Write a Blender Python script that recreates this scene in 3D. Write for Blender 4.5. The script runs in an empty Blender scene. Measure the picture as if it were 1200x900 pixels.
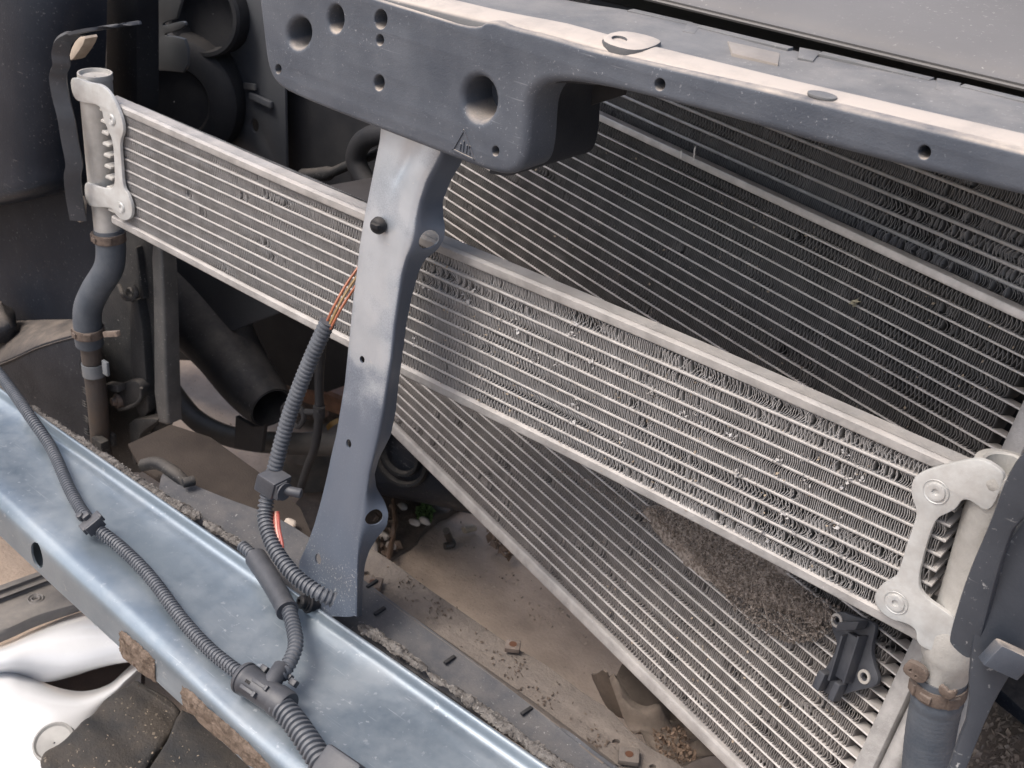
import bpy, bmesh, math, random
import numpy as np
from mathutils import Vector, Matrix, noise
from mathutils.geometry import tessellate_polygon

random.seed(7); rng = np.random.default_rng(7)
S = bpy.context.scene
COL = S.collection
V = lambda *a: np.array(a, float)
def nrm(v):
    v = np.array(v, float); return v / np.linalg.norm(v)

# ------------------------------------------------------------------ camera
# X runs along the car's front (to the right), Y towards the rear of the car, Z up, metres.
F = 1473.0
_D = nrm((-237, 2585, 1473)); _X = -nrm((-2101, -1032, 1473))
_Z = -_D; _X = nrm(_X - _Z * (_X @ _Z)); _Y = np.cross(_Z, _X)
R = np.array([_X, _Y, _Z])
CAM = -(R @ V(40 / F, -50 / F, 1.0))
cd = bpy.data.cameras.new('camera'); cam = bpy.data.objects.new('camera', cd); COL.objects.link(cam)
r_, u_, f_ = R @ V(1, 0, 0), R @ V(0, -1, 0), R @ V(0, 0, 1)
cam.matrix_world = Matrix(((r_[0], u_[0], -f_[0], CAM[0]), (r_[1], u_[1], -f_[1], CAM[1]), (r_[2], u_[2], -f_[2], CAM[2]), (0, 0, 0, 1)))
cd.sensor_fit = 'HORIZONTAL'; cd.sensor_width = 36; cd.lens = F / 1200 * 36
cd.clip_start = 0.02; cd.clip_end = 400
cd.dof.use_dof = True; cd.dof.focus_distance = 0.95; cd.dof.aperture_fstop = 22
S.camera = cam

# ------------------------------------------------------------------ daylight (overcast)
SUN_EL, SUN_AZ = math.radians(58), math.radians(-155)      # azimuth of the sun measured from +Y towards +X
w = bpy.data.worlds.new('World'); S.world = w; w.use_nodes = True
nt = w.node_tree; bg = nt.nodes['Background']
sky = nt.nodes.new('ShaderNodeTexSky'); sky.sky_type = 'NISHITA'; sky.sun_disc = False
sky.sun_elevation = SUN_EL; sky.sun_rotation = SUN_AZ
sky.air_density = 1.0; sky.dust_density = 5.0; sky.ozone_density = 1.0
nt.links.new(sky.outputs[0], bg.inputs[0]); bg.inputs[1].default_value = 0.15
sd = bpy.data.lights.new('sun', 'SUN'); sun = bpy.data.objects.new('sun', sd); COL.objects.link(sun)
sd.energy = 1.25; sd.angle = math.radians(22); sd.color = (1, 0.985, 0.96)
_to = Vector((math.sin(SUN_AZ) * math.cos(SUN_EL), math.cos(SUN_AZ) * math.cos(SUN_EL), math.sin(SUN_EL)))
sun.rotation_euler = _to.to_track_quat('Z', 'Y').to_euler()
S.view_settings.view_transform = 'Standard'; S.view_settings.look = 'None'
S.view_settings.exposure = 0.72; S.view_settings.gamma = 1; S.view_settings.use_curve_mapping = False

# ------------------------------------------------------------------ measuring helpers: a sight line met with a plane
def ray(px, py): return R @ V((px - 600) / F, (py - 450) / F, 1)
def WY(px, py, y): r = ray(px, py); return CAM + (y - CAM[1]) / r[1] * r
def WZ(px, py, z): r = ray(px, py); return CAM + (z - CAM[2]) / r[2] * r
def WP(px, py, o, n): r = ray(px, py); return CAM + ((o - CAM) @ n) / (r @ n) * r
def YL(pts, y): return [WY(a, b, y) for a, b in pts]
def ZL(pts, z): return [WZ(a, b, z) for a, b in pts]

# ------------------------------------------------------------------ materials
MATS = {}
def mat(name, c1, c2=None, rough=0.5, metal=0.0, nscale=30, lo=0.35, hi=0.65, bump=0.0, bscale=400, dust=0.0,
        dustc=(0.40, 0.36, 0.31), dn=25, speck=0.0, speckc=(0.5, 0.48, 0.45), sscale=260, coat=0.0, spec=0.5, stretch=None, dlo=0.2, dcov=(0.25, 0.65), scr=0.0):
    if name in MATS: return MATS[name]
    m = bpy.data.materials.new(name); m.use_nodes = True; t = m.node_tree; N = t.nodes; L = t.links
    b = N['Principled BSDF']; b.inputs['Metallic'].default_value = metal; b.inputs['Roughness'].default_value = rough
    b.inputs['Coat Weight'].default_value = coat; b.inputs['Specular IOR Level'].default_value = spec
    tc = N.new('ShaderNodeTexCoord'); co = tc.outputs['Object']
    if stretch:
        mp = N.new('ShaderNodeMapping'); mp.inputs['Scale'].default_value = stretch; L.new(co, mp.inputs[0]); cs = mp.outputs[0]
    else: cs = co
    def noi(sc, det=5, ro=0.6, vec=None):
        n = N.new('ShaderNodeTexNoise'); n.inputs['Scale'].default_value = sc; n.inputs['Detail'].default_value = det
        n.inputs['Roughness'].default_value = ro; L.new(vec or co, n.inputs[0]); return n.outputs[0]
    def rmp(x, a, c):
        n = N.new('ShaderNodeMapRange'); n.inputs[1].default_value = a; n.inputs[2].default_value = c; L.new(x, n.inputs[0]); return n.outputs[0]
    def mix(f, a, c):
        n = N.new('ShaderNodeMix'); n.data_type = 'RGBA'
        if isinstance(f, float): n.inputs[0].default_value = f
        else: L.new(f, n.inputs[0])
        for k, x in ((6, a), (7, c)):
            if isinstance(x, tuple): n.inputs[k].default_value = (*x, 1)
            else: L.new(x, n.inputs[k])
        return n.outputs[2]
    def mul(a, c):
        n = N.new('ShaderNodeMath'); n.operation = 'MULTIPLY'
        for k, x in ((0, a), (1, c)):
            if isinstance(x, (int, float)): n.inputs[k].default_value = x
            else: L.new(x, n.inputs[k])
        return n.outputs[0]
    c2 = c2 or tuple(x * 0.75 for x in c1)
    col = mix(rmp(noi(nscale, vec=cs), lo, hi), c1, c2)
    ro = None
    if dust:
        g = N.new('ShaderNodeNewGeometry'); sx = N.new('ShaderNodeSeparateXYZ'); L.new(g.outputs['Normal'], sx.inputs[0])
        up = rmp(sx.outputs[2], dlo, 0.85)
        dm = mul(mul(up, rmp(noi(dn, 8, 0.7), *dcov)), dust)
        col = mix(dm, col, dustc)
        r2 = N.new('ShaderNodeMapRange'); r2.inputs[3].default_value = rough; r2.inputs[4].default_value = 0.9; L.new(dm, r2.inputs[0]); ro = r2.outputs[0]
        if metal:
            r3 = N.new('ShaderNodeMapRange'); r3.inputs[3].default_value = metal; r3.inputs[4].default_value = 0.0; L.new(dm, r3.inputs[0]); L.new(r3.outputs[0], b.inputs['Metallic'])
    if speck:
        sp = mul(rmp(noi(sscale, 3, 0.7), 0.63, 0.72), speck)
        big = rmp(noi(14, 4), 0.38, 0.6)
        col = mix(mul(sp, big), col, speckc)
    for k, (rz, ry) in enumerate(((.5, .4), (-.9, 1.1))) if scr else ():
        mp = N.new('ShaderNodeMapping'); mp.inputs['Rotation'].default_value = (.3, ry, rz); mp.inputs['Scale'].default_value = (17, 520, 520); L.new(co, mp.inputs[0])
        col = mix(mul(mul(rmp(noi(1, 2, .5, mp.outputs[0]), .68, .74), rmp(noi(11 + 5 * k, 4), .52, .68)), scr), col, speckc)
    L.new(col, b.inputs['Base Color'])
    if ro is None:
        rr = N.new('ShaderNodeMapRange'); rr.inputs[3].default_value = max(0.03, rough - 0.1); rr.inputs[4].default_value = min(1, rough + 0.12)
        L.new(noi(nscale * 1.7, 6), rr.inputs[0]); ro = rr.outputs[0]
    L.new(ro, b.inputs['Roughness'])
    if bump:
        bp = N.new('ShaderNodeBump'); bp.inputs['Strength'].default_value = bump; bp.inputs['Distance'].default_value = 0.002
        L.new(noi(bscale, 6, 0.65), bp.inputs['Height']); L.new(bp.outputs[0], b.inputs['Normal'])
    MATS[name] = m; return m

ALU = mat('dusty aluminium', (0.43, 0.415, 0.40), (0.29, 0.28, 0.27), 0.5, 0.3, 45, bump=0.35, bscale=300, dust=0.6, dustc=(0.43, 0.39, 0.355), speck=.4, speckc=(.65,.62,.6), dn=18)
ALUC = mat('cast aluminium', (0.52, 0.51, 0.48), (0.40, 0.385, 0.36), 0.5, 0.3, 45, bump=0.35, bscale=700, dust=0.4, dustc=(0.5, 0.45, 0.4))
ZINC = mat('zinc bracket', (0.56, 0.57, 0.56), (0.46, 0.455, 0.44), 0.45, 0.35, 70, bump=0.15, bscale=500, dust=0.35, dustc=(0.5, 0.47, 0.43))
FIN = mat('intercooler fin', (0.22, 0.215, 0.21), (0.14, 0.136, 0.132), 0.5, 0.3, 50)
FINE_ = mat('dusty fin edge', (0.42, 0.405, 0.395), (0.26, 0.25, 0.243), 0.65, 0.1, 70, speck=0.6, speckc=(0.7, 0.67, 0.64))
CEDGE = mat('condenser fin edge', (0.36, 0.33, 0.305), (0.20, 0.18, 0.165), 0.7, 0.1, 45, speck=0.7, speckc=(0.42, 0.38, 0.35))
REDGE = mat('radiator fin edge', (0.38, 0.365, 0.355), (0.19, 0.18, 0.175), 0.7, 0.1, 40, speck=0.5, speckc=(0.4, 0.38, 0.36))
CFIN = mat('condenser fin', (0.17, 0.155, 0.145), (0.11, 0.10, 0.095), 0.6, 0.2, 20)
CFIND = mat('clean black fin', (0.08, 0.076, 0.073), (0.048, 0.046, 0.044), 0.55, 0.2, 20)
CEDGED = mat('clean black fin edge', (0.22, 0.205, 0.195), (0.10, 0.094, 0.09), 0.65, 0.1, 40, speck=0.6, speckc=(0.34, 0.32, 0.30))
RFIN = mat('radiator fin', (0.15, 0.146, 0.146), (0.09, 0.088, 0.088), 0.55, 0.2, 30)
CTUBE = mat('condenser tube', (0.60, 0.565, 0.535), (0.44, 0.415, 0.39), 0.5, 0.2, 60)
RTUBE = mat('radiator tube', (0.52, 0.50, 0.485), (0.38, 0.365, 0.355), 0.5, 0.3, 60)
PLAST = mat('weathered black plastic', (0.055, 0.065, 0.083), (0.090, 0.101, 0.120), 0.5, 0, 18, spec=.4, sscale=420, bump=0.25, bscale=900, dust=0.95,
            dustc=(0.50, 0.43, 0.36), scr=0.5, speck=0.8, speckc=(0.30, 0.31, 0.33), dlo=0.35)
SHELF = mat('grey dusty plastic', (0.13, 0.13, 0.13), (0.09, 0.09, 0.09), 0.6, 0, 14, bump=0.2, bscale=700, dust=0.55, dustc=(0.30, 0.28, 0.26), speck=0.5)
BLACK = mat('black plastic', (0.010, 0.011, 0.014), (0.016, 0.018, 0.021), 0.45, 0, 20, spec=.2, bump=0.12, bscale=700, dust=0.35, dustc=(0.16, 0.14, 0.12), speck=0.5, speckc=(0.2, 0.2, 0.2))
GLOSS = mat('glossy black plastic', (0.009, 0.012, 0.018), (0.016, 0.019, 0.026), 0.36, 0, 14, bump=0.1, bscale=400, spec=.12, dlo=.5, dust=0.5, dustc=(0.20, 0.17, 0.14), scr=0.7, speck=0.55, speckc=(0.22, 0.21, 0.21), sscale=260)
DARK = mat('grimy black', (0.019, 0.020, 0.023), (0.030, 0.030, 0.032), 0.6, 0, 25, spec=.25, bump=0.2, bscale=300, dust=0.25, dustc=(0.10, 0.085, 0.07))
SIDE = mat('grimy grey black plastic', (0.020, 0.021, 0.023), (0.036, 0.036, 0.036), 0.55, 0, 30, spec=.25, bump=0.3, bscale=350, dust=0.4, dustc=(0.2, 0.17, 0.14), speck=0.5)
RUBBER = mat('blue grey rubber', (0.055, 0.066, 0.082), (0.085, 0.095, 0.11), 0.55, 0, 40, bump=0.2, bscale=600, dust=0.3, dustc=(0.25, 0.23, 0.21))
COND = mat('grey conduit', (0.052, 0.059, 0.072), (0.082, 0.090, 0.104), 0.45, 0, 60, dust=0.2, dustc=(0.30, 0.29, 0.28), bump=0.1)
CONN = mat('dark connector', (0.034, 0.037, 0.046), (0.05, 0.053, 0.062), 0.45, 0, 60, dust=0.2, dustc=(0.25, 0.24, 0.23), bump=0.1)
STEEL = mat('blue grey primed steel', (0.255, 0.302, 0.342), (0.165, 0.206, 0.246), 0.37, 0.6, 7, bump=0.1, bscale=160, dcov=(.42, .66), dust=0.3, dustc=(0.42, 0.42, 0.41), scr=0.45, speck=0.45, speckc=(0.6, 0.62, 0.64), sscale=120, dn=10)
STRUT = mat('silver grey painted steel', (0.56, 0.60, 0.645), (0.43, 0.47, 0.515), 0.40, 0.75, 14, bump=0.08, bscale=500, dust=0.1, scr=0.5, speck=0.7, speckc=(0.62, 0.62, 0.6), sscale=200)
RUST = mat('rusty steel', (0.165, 0.125, 0.10), (0.085, 0.062, 0.05), 0.8, 0.15, 90, bump=0.5, bscale=400, dust=0.4, dustc=(0.27, 0.235, 0.205))
FOAM = mat('dirty foam', (0.19, 0.175, 0.16), (0.075, 0.066, 0.06), 0.95, 0, 120, bump=0.8, bscale=500, speck=0.9, speckc=(0.5, 0.48, 0.44))
MUD = mat('dried mud', (0.20, 0.15, 0.115), (0.085, 0.06, 0.042), 0.95, 0, 160, bump=1.0, bscale=500, speck=0.9, sscale=350, speckc=(0.42, 0.35, 0.28))
TRAY = mat('dust covered tray', (0.125, 0.106, 0.092), (0.07, 0.059, 0.051), 0.9, 0, 22, bump=0.7, bscale=350, dust=0.85, dustc=(0.185, 0.155, 0.13), speck=0.5, speckc=(0.12, 0.09, 0.07))
WHITE = mat('white gloss paint', (0.72, 0.72, 0.72), (0.66, 0.66, 0.66), 0.22, 0, 12, coat=0.6, speck=0.25, speckc=(0.5, 0.5, 0.48))
MATB = mat('black felt mat', (0.028, 0.028, 0.029), (0.075, 0.062, 0.05), 0.95, 0, 14, bump=0.9, bscale=220, speck=0.7, speckc=(0.36, 0.30, 0.23), sscale=170)
TRIM = mat('grey rubber trim', (0.09, 0.085, 0.085), (0.13, 0.12, 0.115), 0.55, 0, 30, bump=0.2, dust=0.4)
CLOTH = mat('brown crumpled cloth', (0.12, 0.095, 0.078), (0.07, 0.056, 0.046), 0.9, 0, 30, bump=0.5, bscale=300, dust=0.4, dustc=(0.26, 0.21, 0.17))
CONC = mat('concrete ground', (0.40, 0.31, 0.24), (0.26, 0.20, 0.155), 0.95, 0, 11, bump=1.0, bscale=170, speck=0.8, speckc=(0.16, 0.125, 0.10), sscale=150)
SOIL = mat('brown soil', (0.12, 0.088, 0.066), (0.075, 0.055, 0.042), 0.95, 0, 40, bump=1.0, bscale=120, speck=0.7, speckc=(0.3, 0.25, 0.2))
LEAF = mat('dry leaf', (0.175, 0.12, 0.085), (0.085, 0.056, 0.038), 0.8, 0, 90)
CHIP = mat('pale dry litter', (0.42, 0.34, 0.25), (0.24, 0.19, 0.14), 0.85, 0, 200)
GREY = mat('grey litter', (0.31, 0.265, 0.23), (0.13, 0.105, 0.085), 0.95, 0, 320, lo=.42, hi=.58)
STONE = mat('pebble', (0.40, 0.33, 0.27), (0.52, 0.46, 0.40), 0.85, 0, 90, bump=0.4)
MOSS = mat('green moss', (0.11, 0.17, 0.045), (0.05, 0.09, 0.025), 0.8, 0, 150)
BONNET = mat('dusty matt bonnet', (0.165, 0.155, 0.147), (0.135, 0.127, 0.12), 0.7, 0, 5, bump=0.08, bscale=900, speck=0.5, speckc=(0.5, 0.47, 0.43))
ORANGE = mat('orange wire', (0.32, 0.10, 0.045), (0.24, 0.07, 0.03), 0.45)
YELLOW = mat('brown yellow wire', (0.30, 0.20, 0.08), (0.16, 0.09, 0.04), 0.45)
RED = mat('pink red wire', (0.40, 0.10, 0.08), (0.30, 0.07, 0.055), 0.45)
HAZEL = mat('worn pale steel', (0.45, 0.42, 0.38), (0.3, 0.27, 0.24), 0.5, 0.5, 90)

def silver_front(m):
    """dark blue grey, going speckled silver on front-facing parts of the upper half"""
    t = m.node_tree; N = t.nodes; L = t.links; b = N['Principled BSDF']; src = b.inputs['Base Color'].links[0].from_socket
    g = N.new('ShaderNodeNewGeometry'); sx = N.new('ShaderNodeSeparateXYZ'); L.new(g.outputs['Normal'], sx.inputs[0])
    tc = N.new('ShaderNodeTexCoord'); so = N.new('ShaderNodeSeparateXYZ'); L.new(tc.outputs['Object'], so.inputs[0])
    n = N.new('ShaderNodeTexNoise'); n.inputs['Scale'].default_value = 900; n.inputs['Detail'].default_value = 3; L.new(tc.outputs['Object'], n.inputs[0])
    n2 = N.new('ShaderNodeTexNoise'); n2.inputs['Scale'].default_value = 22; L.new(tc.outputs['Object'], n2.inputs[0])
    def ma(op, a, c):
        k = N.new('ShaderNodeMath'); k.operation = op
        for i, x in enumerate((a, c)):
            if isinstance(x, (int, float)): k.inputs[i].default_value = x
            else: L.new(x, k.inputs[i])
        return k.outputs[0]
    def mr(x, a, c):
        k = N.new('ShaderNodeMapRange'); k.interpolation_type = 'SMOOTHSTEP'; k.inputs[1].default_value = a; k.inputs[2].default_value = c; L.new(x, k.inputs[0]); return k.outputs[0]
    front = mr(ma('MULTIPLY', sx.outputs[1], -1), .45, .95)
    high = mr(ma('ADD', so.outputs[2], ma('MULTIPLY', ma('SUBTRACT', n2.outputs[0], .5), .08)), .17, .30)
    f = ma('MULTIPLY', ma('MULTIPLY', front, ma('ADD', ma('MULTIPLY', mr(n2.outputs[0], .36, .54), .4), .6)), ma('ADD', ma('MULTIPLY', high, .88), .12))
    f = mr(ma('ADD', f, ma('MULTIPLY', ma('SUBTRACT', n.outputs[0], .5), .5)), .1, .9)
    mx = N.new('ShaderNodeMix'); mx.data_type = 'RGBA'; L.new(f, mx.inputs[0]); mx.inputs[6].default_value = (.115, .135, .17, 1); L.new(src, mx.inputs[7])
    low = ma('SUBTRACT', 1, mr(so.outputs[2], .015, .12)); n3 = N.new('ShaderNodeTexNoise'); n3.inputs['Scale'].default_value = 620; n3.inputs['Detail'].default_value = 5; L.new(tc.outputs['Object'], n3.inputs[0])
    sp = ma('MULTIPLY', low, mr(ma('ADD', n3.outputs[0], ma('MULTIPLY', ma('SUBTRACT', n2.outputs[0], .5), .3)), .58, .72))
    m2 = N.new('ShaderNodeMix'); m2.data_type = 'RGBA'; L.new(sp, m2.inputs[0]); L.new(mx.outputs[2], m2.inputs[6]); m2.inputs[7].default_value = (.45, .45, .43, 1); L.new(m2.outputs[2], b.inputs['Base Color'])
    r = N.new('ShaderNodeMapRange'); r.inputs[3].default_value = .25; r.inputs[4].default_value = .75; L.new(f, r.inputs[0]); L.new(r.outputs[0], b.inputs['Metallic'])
silver_front(STRUT)  # silver on upper front-facing parts, dark blue grey elsewhere

# ------------------------------------------------------------------ object helpers
ORG = {}
def thing(name, label, cat, loc, group=None):
    o = bpy.data.objects.new(name, None); COL.objects.link(o); o.location = tuple(loc); o.empty_display_size = 0.02
    o['label'] = label; o['category'] = cat
    if group: o['group'] = group
    ORG[o.name] = np.array(loc, float); return o
def org(p):
    while p.parent is not None: p = p.parent
    return ORG[p.name]
def link(name, me, m, parent=None, world=True, label=None, cat=None, kind=None, group=None):
    o = bpy.data.objects.new(name, me)
    if m is not None and not me.materials: me.materials.append(m)
    COL.objects.link(o)
    if parent is not None:
        o.parent = parent
        if world: me.transform(Matrix.Translation(-Vector(org(parent))))
    elif world:
        n = len(me.vertices); a = np.empty(n * 3); me.vertices.foreach_get('co', a); a = a.reshape(-1, 3)
        c = (a.min(0) + a.max(0)) / 2; c[2] = a.min(0)[2]
        me.transform(Matrix.Translation(-Vector(c))); o.location = tuple(c); ORG[o.name] = c
    if label: o['label'] = label
    if cat: o['category'] = cat
    if kind: o['kind'] = kind
    if group: o['group'] = group
    return o
def mesh(verts, faces, smooth=True, flat=None, ang=40):
    me = bpy.data.meshes.new('m'); me.from_pydata([tuple(v) for v in verts], [], [tuple(f) for f in faces])
    if smooth:
        me.polygons.foreach_set('use_smooth', [True] * len(me.polygons))
        if flat:
            for k in flat: me.polygons[k].use_smooth = False
        me.set_sharp_from_angle(angle=math.radians(ang))
    me.update(); return me
def join(parts):
    vs, fs, fl = [], [], []
    for p in parts:
        v, f = p[0], p[1]; n = len(vs); k = len(fs)
        vs += list(v); fs += [tuple(i + n for i in q) for q in f]
        if len(p) > 2: fl += [i + k for i in p[2]]
    return vs, fs, fl
def bake(o, mods):
    for kind, kw in mods:
        md = o.modifiers.new('x', kind)
        for k, v in kw.items(): setattr(md, k, v)
    dg = bpy.context.evaluated_depsgraph_get(); dg.update()
    me = bpy.data.meshes.new_from_object(o.evaluated_get(dg)); o.modifiers.clear(); old = o.data; o.data = me
    bpy.data.meshes.remove(old)
def cut(o, cutters):
    tmp = []
    for vs, fs in cutters:
        me = mesh(vs, fs, False); bm = bmesh.new(); bm.from_mesh(me); bmesh.ops.recalc_face_normals(bm, faces=bm.faces); bm.to_mesh(me); bm.free()
        c = bpy.data.objects.new('c', me); COL.objects.link(c); c.matrix_world = Matrix.Translation(Vector(org(o))) if o.parent else o.matrix_world
        c.data.transform(Matrix.Translation(-Vector(org(o)))); tmp.append(c)
    bpy.context.view_layer.update()
    bake(o, [('BOOLEAN', dict(operation='DIFFERENCE', solver='EXACT', object=c)) for c in tmp])
    for c in tmp:
        me = c.data; bpy.data.objects.remove(c); bpy.data.meshes.remove(me)

# ------------------------------------------------------------------ shapes
def catmull(P, n=8, closed=False):
    P = [np.array(p, float) for p in P]; out = []; N = len(P)
    for i in range(N if closed else N - 1):
        if closed: a, b, c, d = P[i - 1], P[i], P[(i + 1) % N], P[(i + 2) % N]
        else: a, b, c, d = P[max(i - 1, 0)], P[i], P[i + 1], P[min(i + 2, N - 1)]
        for k in range(n):
            t = k / n
            out.append(0.5 * (2 * b + (c - a) * t + (2 * a - 5 * b + 4 * c - d) * t * t + (3 * b - a - 3 * c + d) * t ** 3))
    if not closed: out.append(P[-1])
    return out
def chaikin(P, it=2, closed=True):
    P = [np.array(p, float) for p in P]
    for _ in range(it):
        Q = []
        for i in range(len(P) if closed else len(P) - 1):
            a, b = P[i], P[(i + 1) % len(P)]; Q += [a * 0.75 + b * 0.25, a * 0.25 + b * 0.75]
        P = Q if closed else [P[0]] + Q + [P[-1]]
    return P
def area2(P): return 0.5 * sum(P[i][0] * P[(i + 1) % len(P)][1] - P[(i + 1) % len(P)][0] * P[i][1] for i in range(len(P)))
def inset(P, d):
    n = len(P); out = []
    for i in range(n):
        a, b, c = P[i - 1], P[i], P[(i + 1) % n]
        e1 = b - a; e2 = c - b
        l1, l2 = np.linalg.norm(e1), np.linalg.norm(e2)
        if l1 < 1e-9 or l2 < 1e-9: out.append(b); continue
        n1 = V(-e1[1], e1[0]) / l1; n2 = V(-e2[1], e2[0]) / l2
        m = n1 + n2; L = m @ m; dd_ = d[i] if hasattr(d, '__len__') else d
        out.append(b + (m * (2 / L) if L > 0.5 else n1) * dd_)
    return out
def ell(cx, cy, rx, ry=None, rot=0, n=20):
    ry = ry or rx; c, s = math.cos(rot), math.sin(rot)
    return [(cx + rx * math.cos(t) * c - ry * math.sin(t) * s, cy + rx * math.cos(t) * s + ry * math.sin(t) * c) for t in [k / n * 2 * math.pi for k in range(n)]]
def plate(outer, t, bev=0.001, holes=(), segs=2, back=True):
    """flat piece: outline in its own plane, front at z = 0, thickness t; holes = (loop, bevel, depth or None)"""
    O = [np.array(p[:2], float) for p in outer]
    if hasattr(bev, '__len__'): bev = np.array(bev, float)
    if area2(O) < 0:
        O.reverse()
        if hasattr(bev, '__len__'): bev = bev[::-1]
    vs, fs, flat = [], [], []
    def loopwall(P, b, depth, sgn):
        rings = []
        for k in range(segs + 1):
            a = k / segs * math.pi / 2
            Q = inset(P, sgn * b * (1 - math.sin(a))); z = -b * (1 - math.cos(a)); z = z if hasattr(z, '__len__') else [z] * len(Q)
            rings.append([(q[0], q[1], zz) for q, zz in zip(Q, z)])
        rings.append([(q[0], q[1], -depth) for q in P])
        base = []
        for r in rings: base.append(len(vs)); vs.extend(r)
        n = len(P)
        for a, c in zip(base[:-1], base[1:]):
            for i in range(n):
                j = (i + 1) % n; q = (a + i, c + i, c + j, a + j); fs.append(q)
        return base[0], base[-1], n
    o0, o1, no = loopwall(O, bev, t, 1)
    fr, bk = [list(range(o0, o0 + no))], [list(range(o1, o1 + no))]
    for h in holes:
        P = [np.array(p[:2], float) for p in h[0]]
        if area2(P) > 0: P.reverse()
        dep = h[2] or t
        h0, h1, nh = loopwall(P, h[1], dep, 1)
        fr.append(list(range(h0, h0 + nh)))
        if h[2]: flat.append(len(fs)); fs.append(tuple(range(h1, h1 + nh)))
        if not h[2] or h[2] >= t: bk.append(list(range(h1, h1 + nh)))
    for L, rev in ((fr, False), (bk, True)):
        if rev and not back: continue
        idx = [i for l in L for i in l]
        for tri in tessellate_polygon([[Vector((vs[i][0], vs[i][1], 0)) for i in l] for l in L]):
            q = [idx[i] for i in tri]
            a, b, c = (vs[i] for i in q)
            ccw = (b[0] - a[0]) * (c[1] - a[1]) - (c[0] - a[0]) * (b[1] - a[1]) > 0
            if ccw == rev: q.reverse()
            flat.append(len(fs)); fs.append(tuple(q))
    return vs, fs, flat
def frame(vs, o, ex, ey, ez): return [o + ex * v[0] + ey * v[1] + ez * v[2] for v in vs]
X0, Y0, Z0 = V(1, 0, 0), V(0, 1, 0), V(0, 0, 1)
def plY(px, y, t, bev=0.001, holes=(), it=2, segs=2, back=True):
    """plate facing the front of the car (-Y); outline and hole loops are sight-line corners met with that plane"""
    L = [WY(a, b, y) for a, b in px]; L = [V(p[0], p[2]) for p in L]
    if it: L = chaikin(L, it)
    H = [([V(*(WY(a, b, y)[[0, 2]])) for a, b in h[0]], h[1], h[2]) for h in holes]
    vs, fs, fl = plate(L, t, bev, H, segs, back)
    return frame(vs, V(0, y, 0), X0, Z0, -Y0), fs, fl
def plZ(px, z, t, bev=0.001, holes=(), it=2, segs=2):
    L = [WZ(a, b, z)[:2] for a, b in px]
    if it: L = chaikin(L, it)
    H = [([WZ(a, b, z)[:2] for a, b in h[0]], h[1], h[2]) for h in holes]
    vs, fs, fl = plate(L, t, bev, H, segs)
    return frame(vs, V(0, 0, z), X0, Y0, Z0), fs, fl
def plP(px, o, n, t, bev=0.001, holes=(), it=2, segs=2):
    n = nrm(n); ex = nrm(np.cross(Z0, n)) if abs(n[2]) < 0.95 else X0; ex = nrm(ex - n * (ex @ n)); ey = np.cross(n, ex)
    f2 = lambda a, b: (lambda p: V((p - o) @ ex, (p - o) @ ey))(WP(a, b, o, n))
    L = [f2(a, b) for a, b in px]
    if it: L = chaikin(L, it)
    vs, fs, fl = plate(L, t, bev, [([f2(a, b) for a, b in h[0]], h[1], h[2]) for h in holes], segs)
    return frame(vs, o, ex, ey, n), fs, fl
def box(o, ex, ey, ez, bev=0.0):
    """box centred on o with half-extents ex, ey, ez (vectors)"""
    lx, ly, lz = (np.linalg.norm(q) for q in (ex, ey, ez))
    b = min(bev, lx * 0.45, ly * 0.45, lz * 0.45); vs, fs, fl = plate([(-lx, -ly), (lx, -ly), (lx, ly), (-lx, ly)] if not b else
        [(-lx, -ly + b), (-lx + b * .3, -ly + b * .3), (-lx + b, -ly), (lx - b, -ly), (lx - b * .3, -ly + b * .3), (lx, -ly + b), (lx, ly - b), (lx - b * .3, ly - b * .3), (lx - b, ly), (-lx + b, ly), (-lx + b * .3, ly - b * .3), (-lx, ly - b)], 2 * lz, b, segs=2)
    return frame([(v[0], v[1], v[2] + lz) for v in vs], np.array(o, float), nrm(ex), nrm(ey), nrm(ez)), fs, fl
def loft(rows, closed=False):
    n = len(rows[0]); vs = [p for r in rows for p in r]; fs = []
    for i in range(len(rows) - 1):
        for j in range(n if closed else n - 1):
            k = (j + 1) % n; fs.append((i * n + j, i * n + k, (i + 1) * n + k, (i + 1) * n + j))
    return vs, fs
def pframes(P):
    T = [nrm(P[min(i + 1, len(P) - 1)] - P[max(i - 1, 0)]) for i in range(len(P))]
    up = Z0 if abs(T[0] @ Z0) < 0.9 else Y0
    A = [nrm(up - T[0] * (up @ T[0]))]
    for i in range(1, len(P)): A.append(nrm(A[-1] - T[i] * (A[-1] @ T[i])))
    return T, A, [np.cross(T[i], A[i]) for i in range(len(P))]
def sweep(P, rad, n=14, caps=True, slit=None):
    P = [np.array(p, float) for p in P]; T, A, B = pframes(P); rows = []
    for i, p in enumerate(P):
        r = rad(i / (len(P) - 1)) if callable(rad) else (rad[i] if isinstance(rad, (list, np.ndarray)) else rad)
        rows.append([p + (A[i] * math.cos(t) + B[i] * math.sin(t)) * r * (0.74 if slit is not None and k == slit else 1) for k, t in [(k, k / n * 2 * math.pi) for k in range(n)]])
    vs, fs = loft(rows, True)
    if caps:
        fs.append(tuple(range(n - 1, -1, -1))); b = (len(P) - 1) * n; fs.append(tuple(range(b, b + n)))
    return vs, fs
def resample(P, step):
    P = [np.array(p, float) for p in P]; d = np.r_[0, np.cumsum([np.linalg.norm(b - a) for a, b in zip(P[:-1], P[1:])])]
    n = max(2, int(d[-1] / step)); s = np.linspace(0, d[-1], n + 1); A = np.array(P)
    return [V(*(np.interp(x, d, A[:, k]) for k in range(3))) for x in s]
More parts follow.
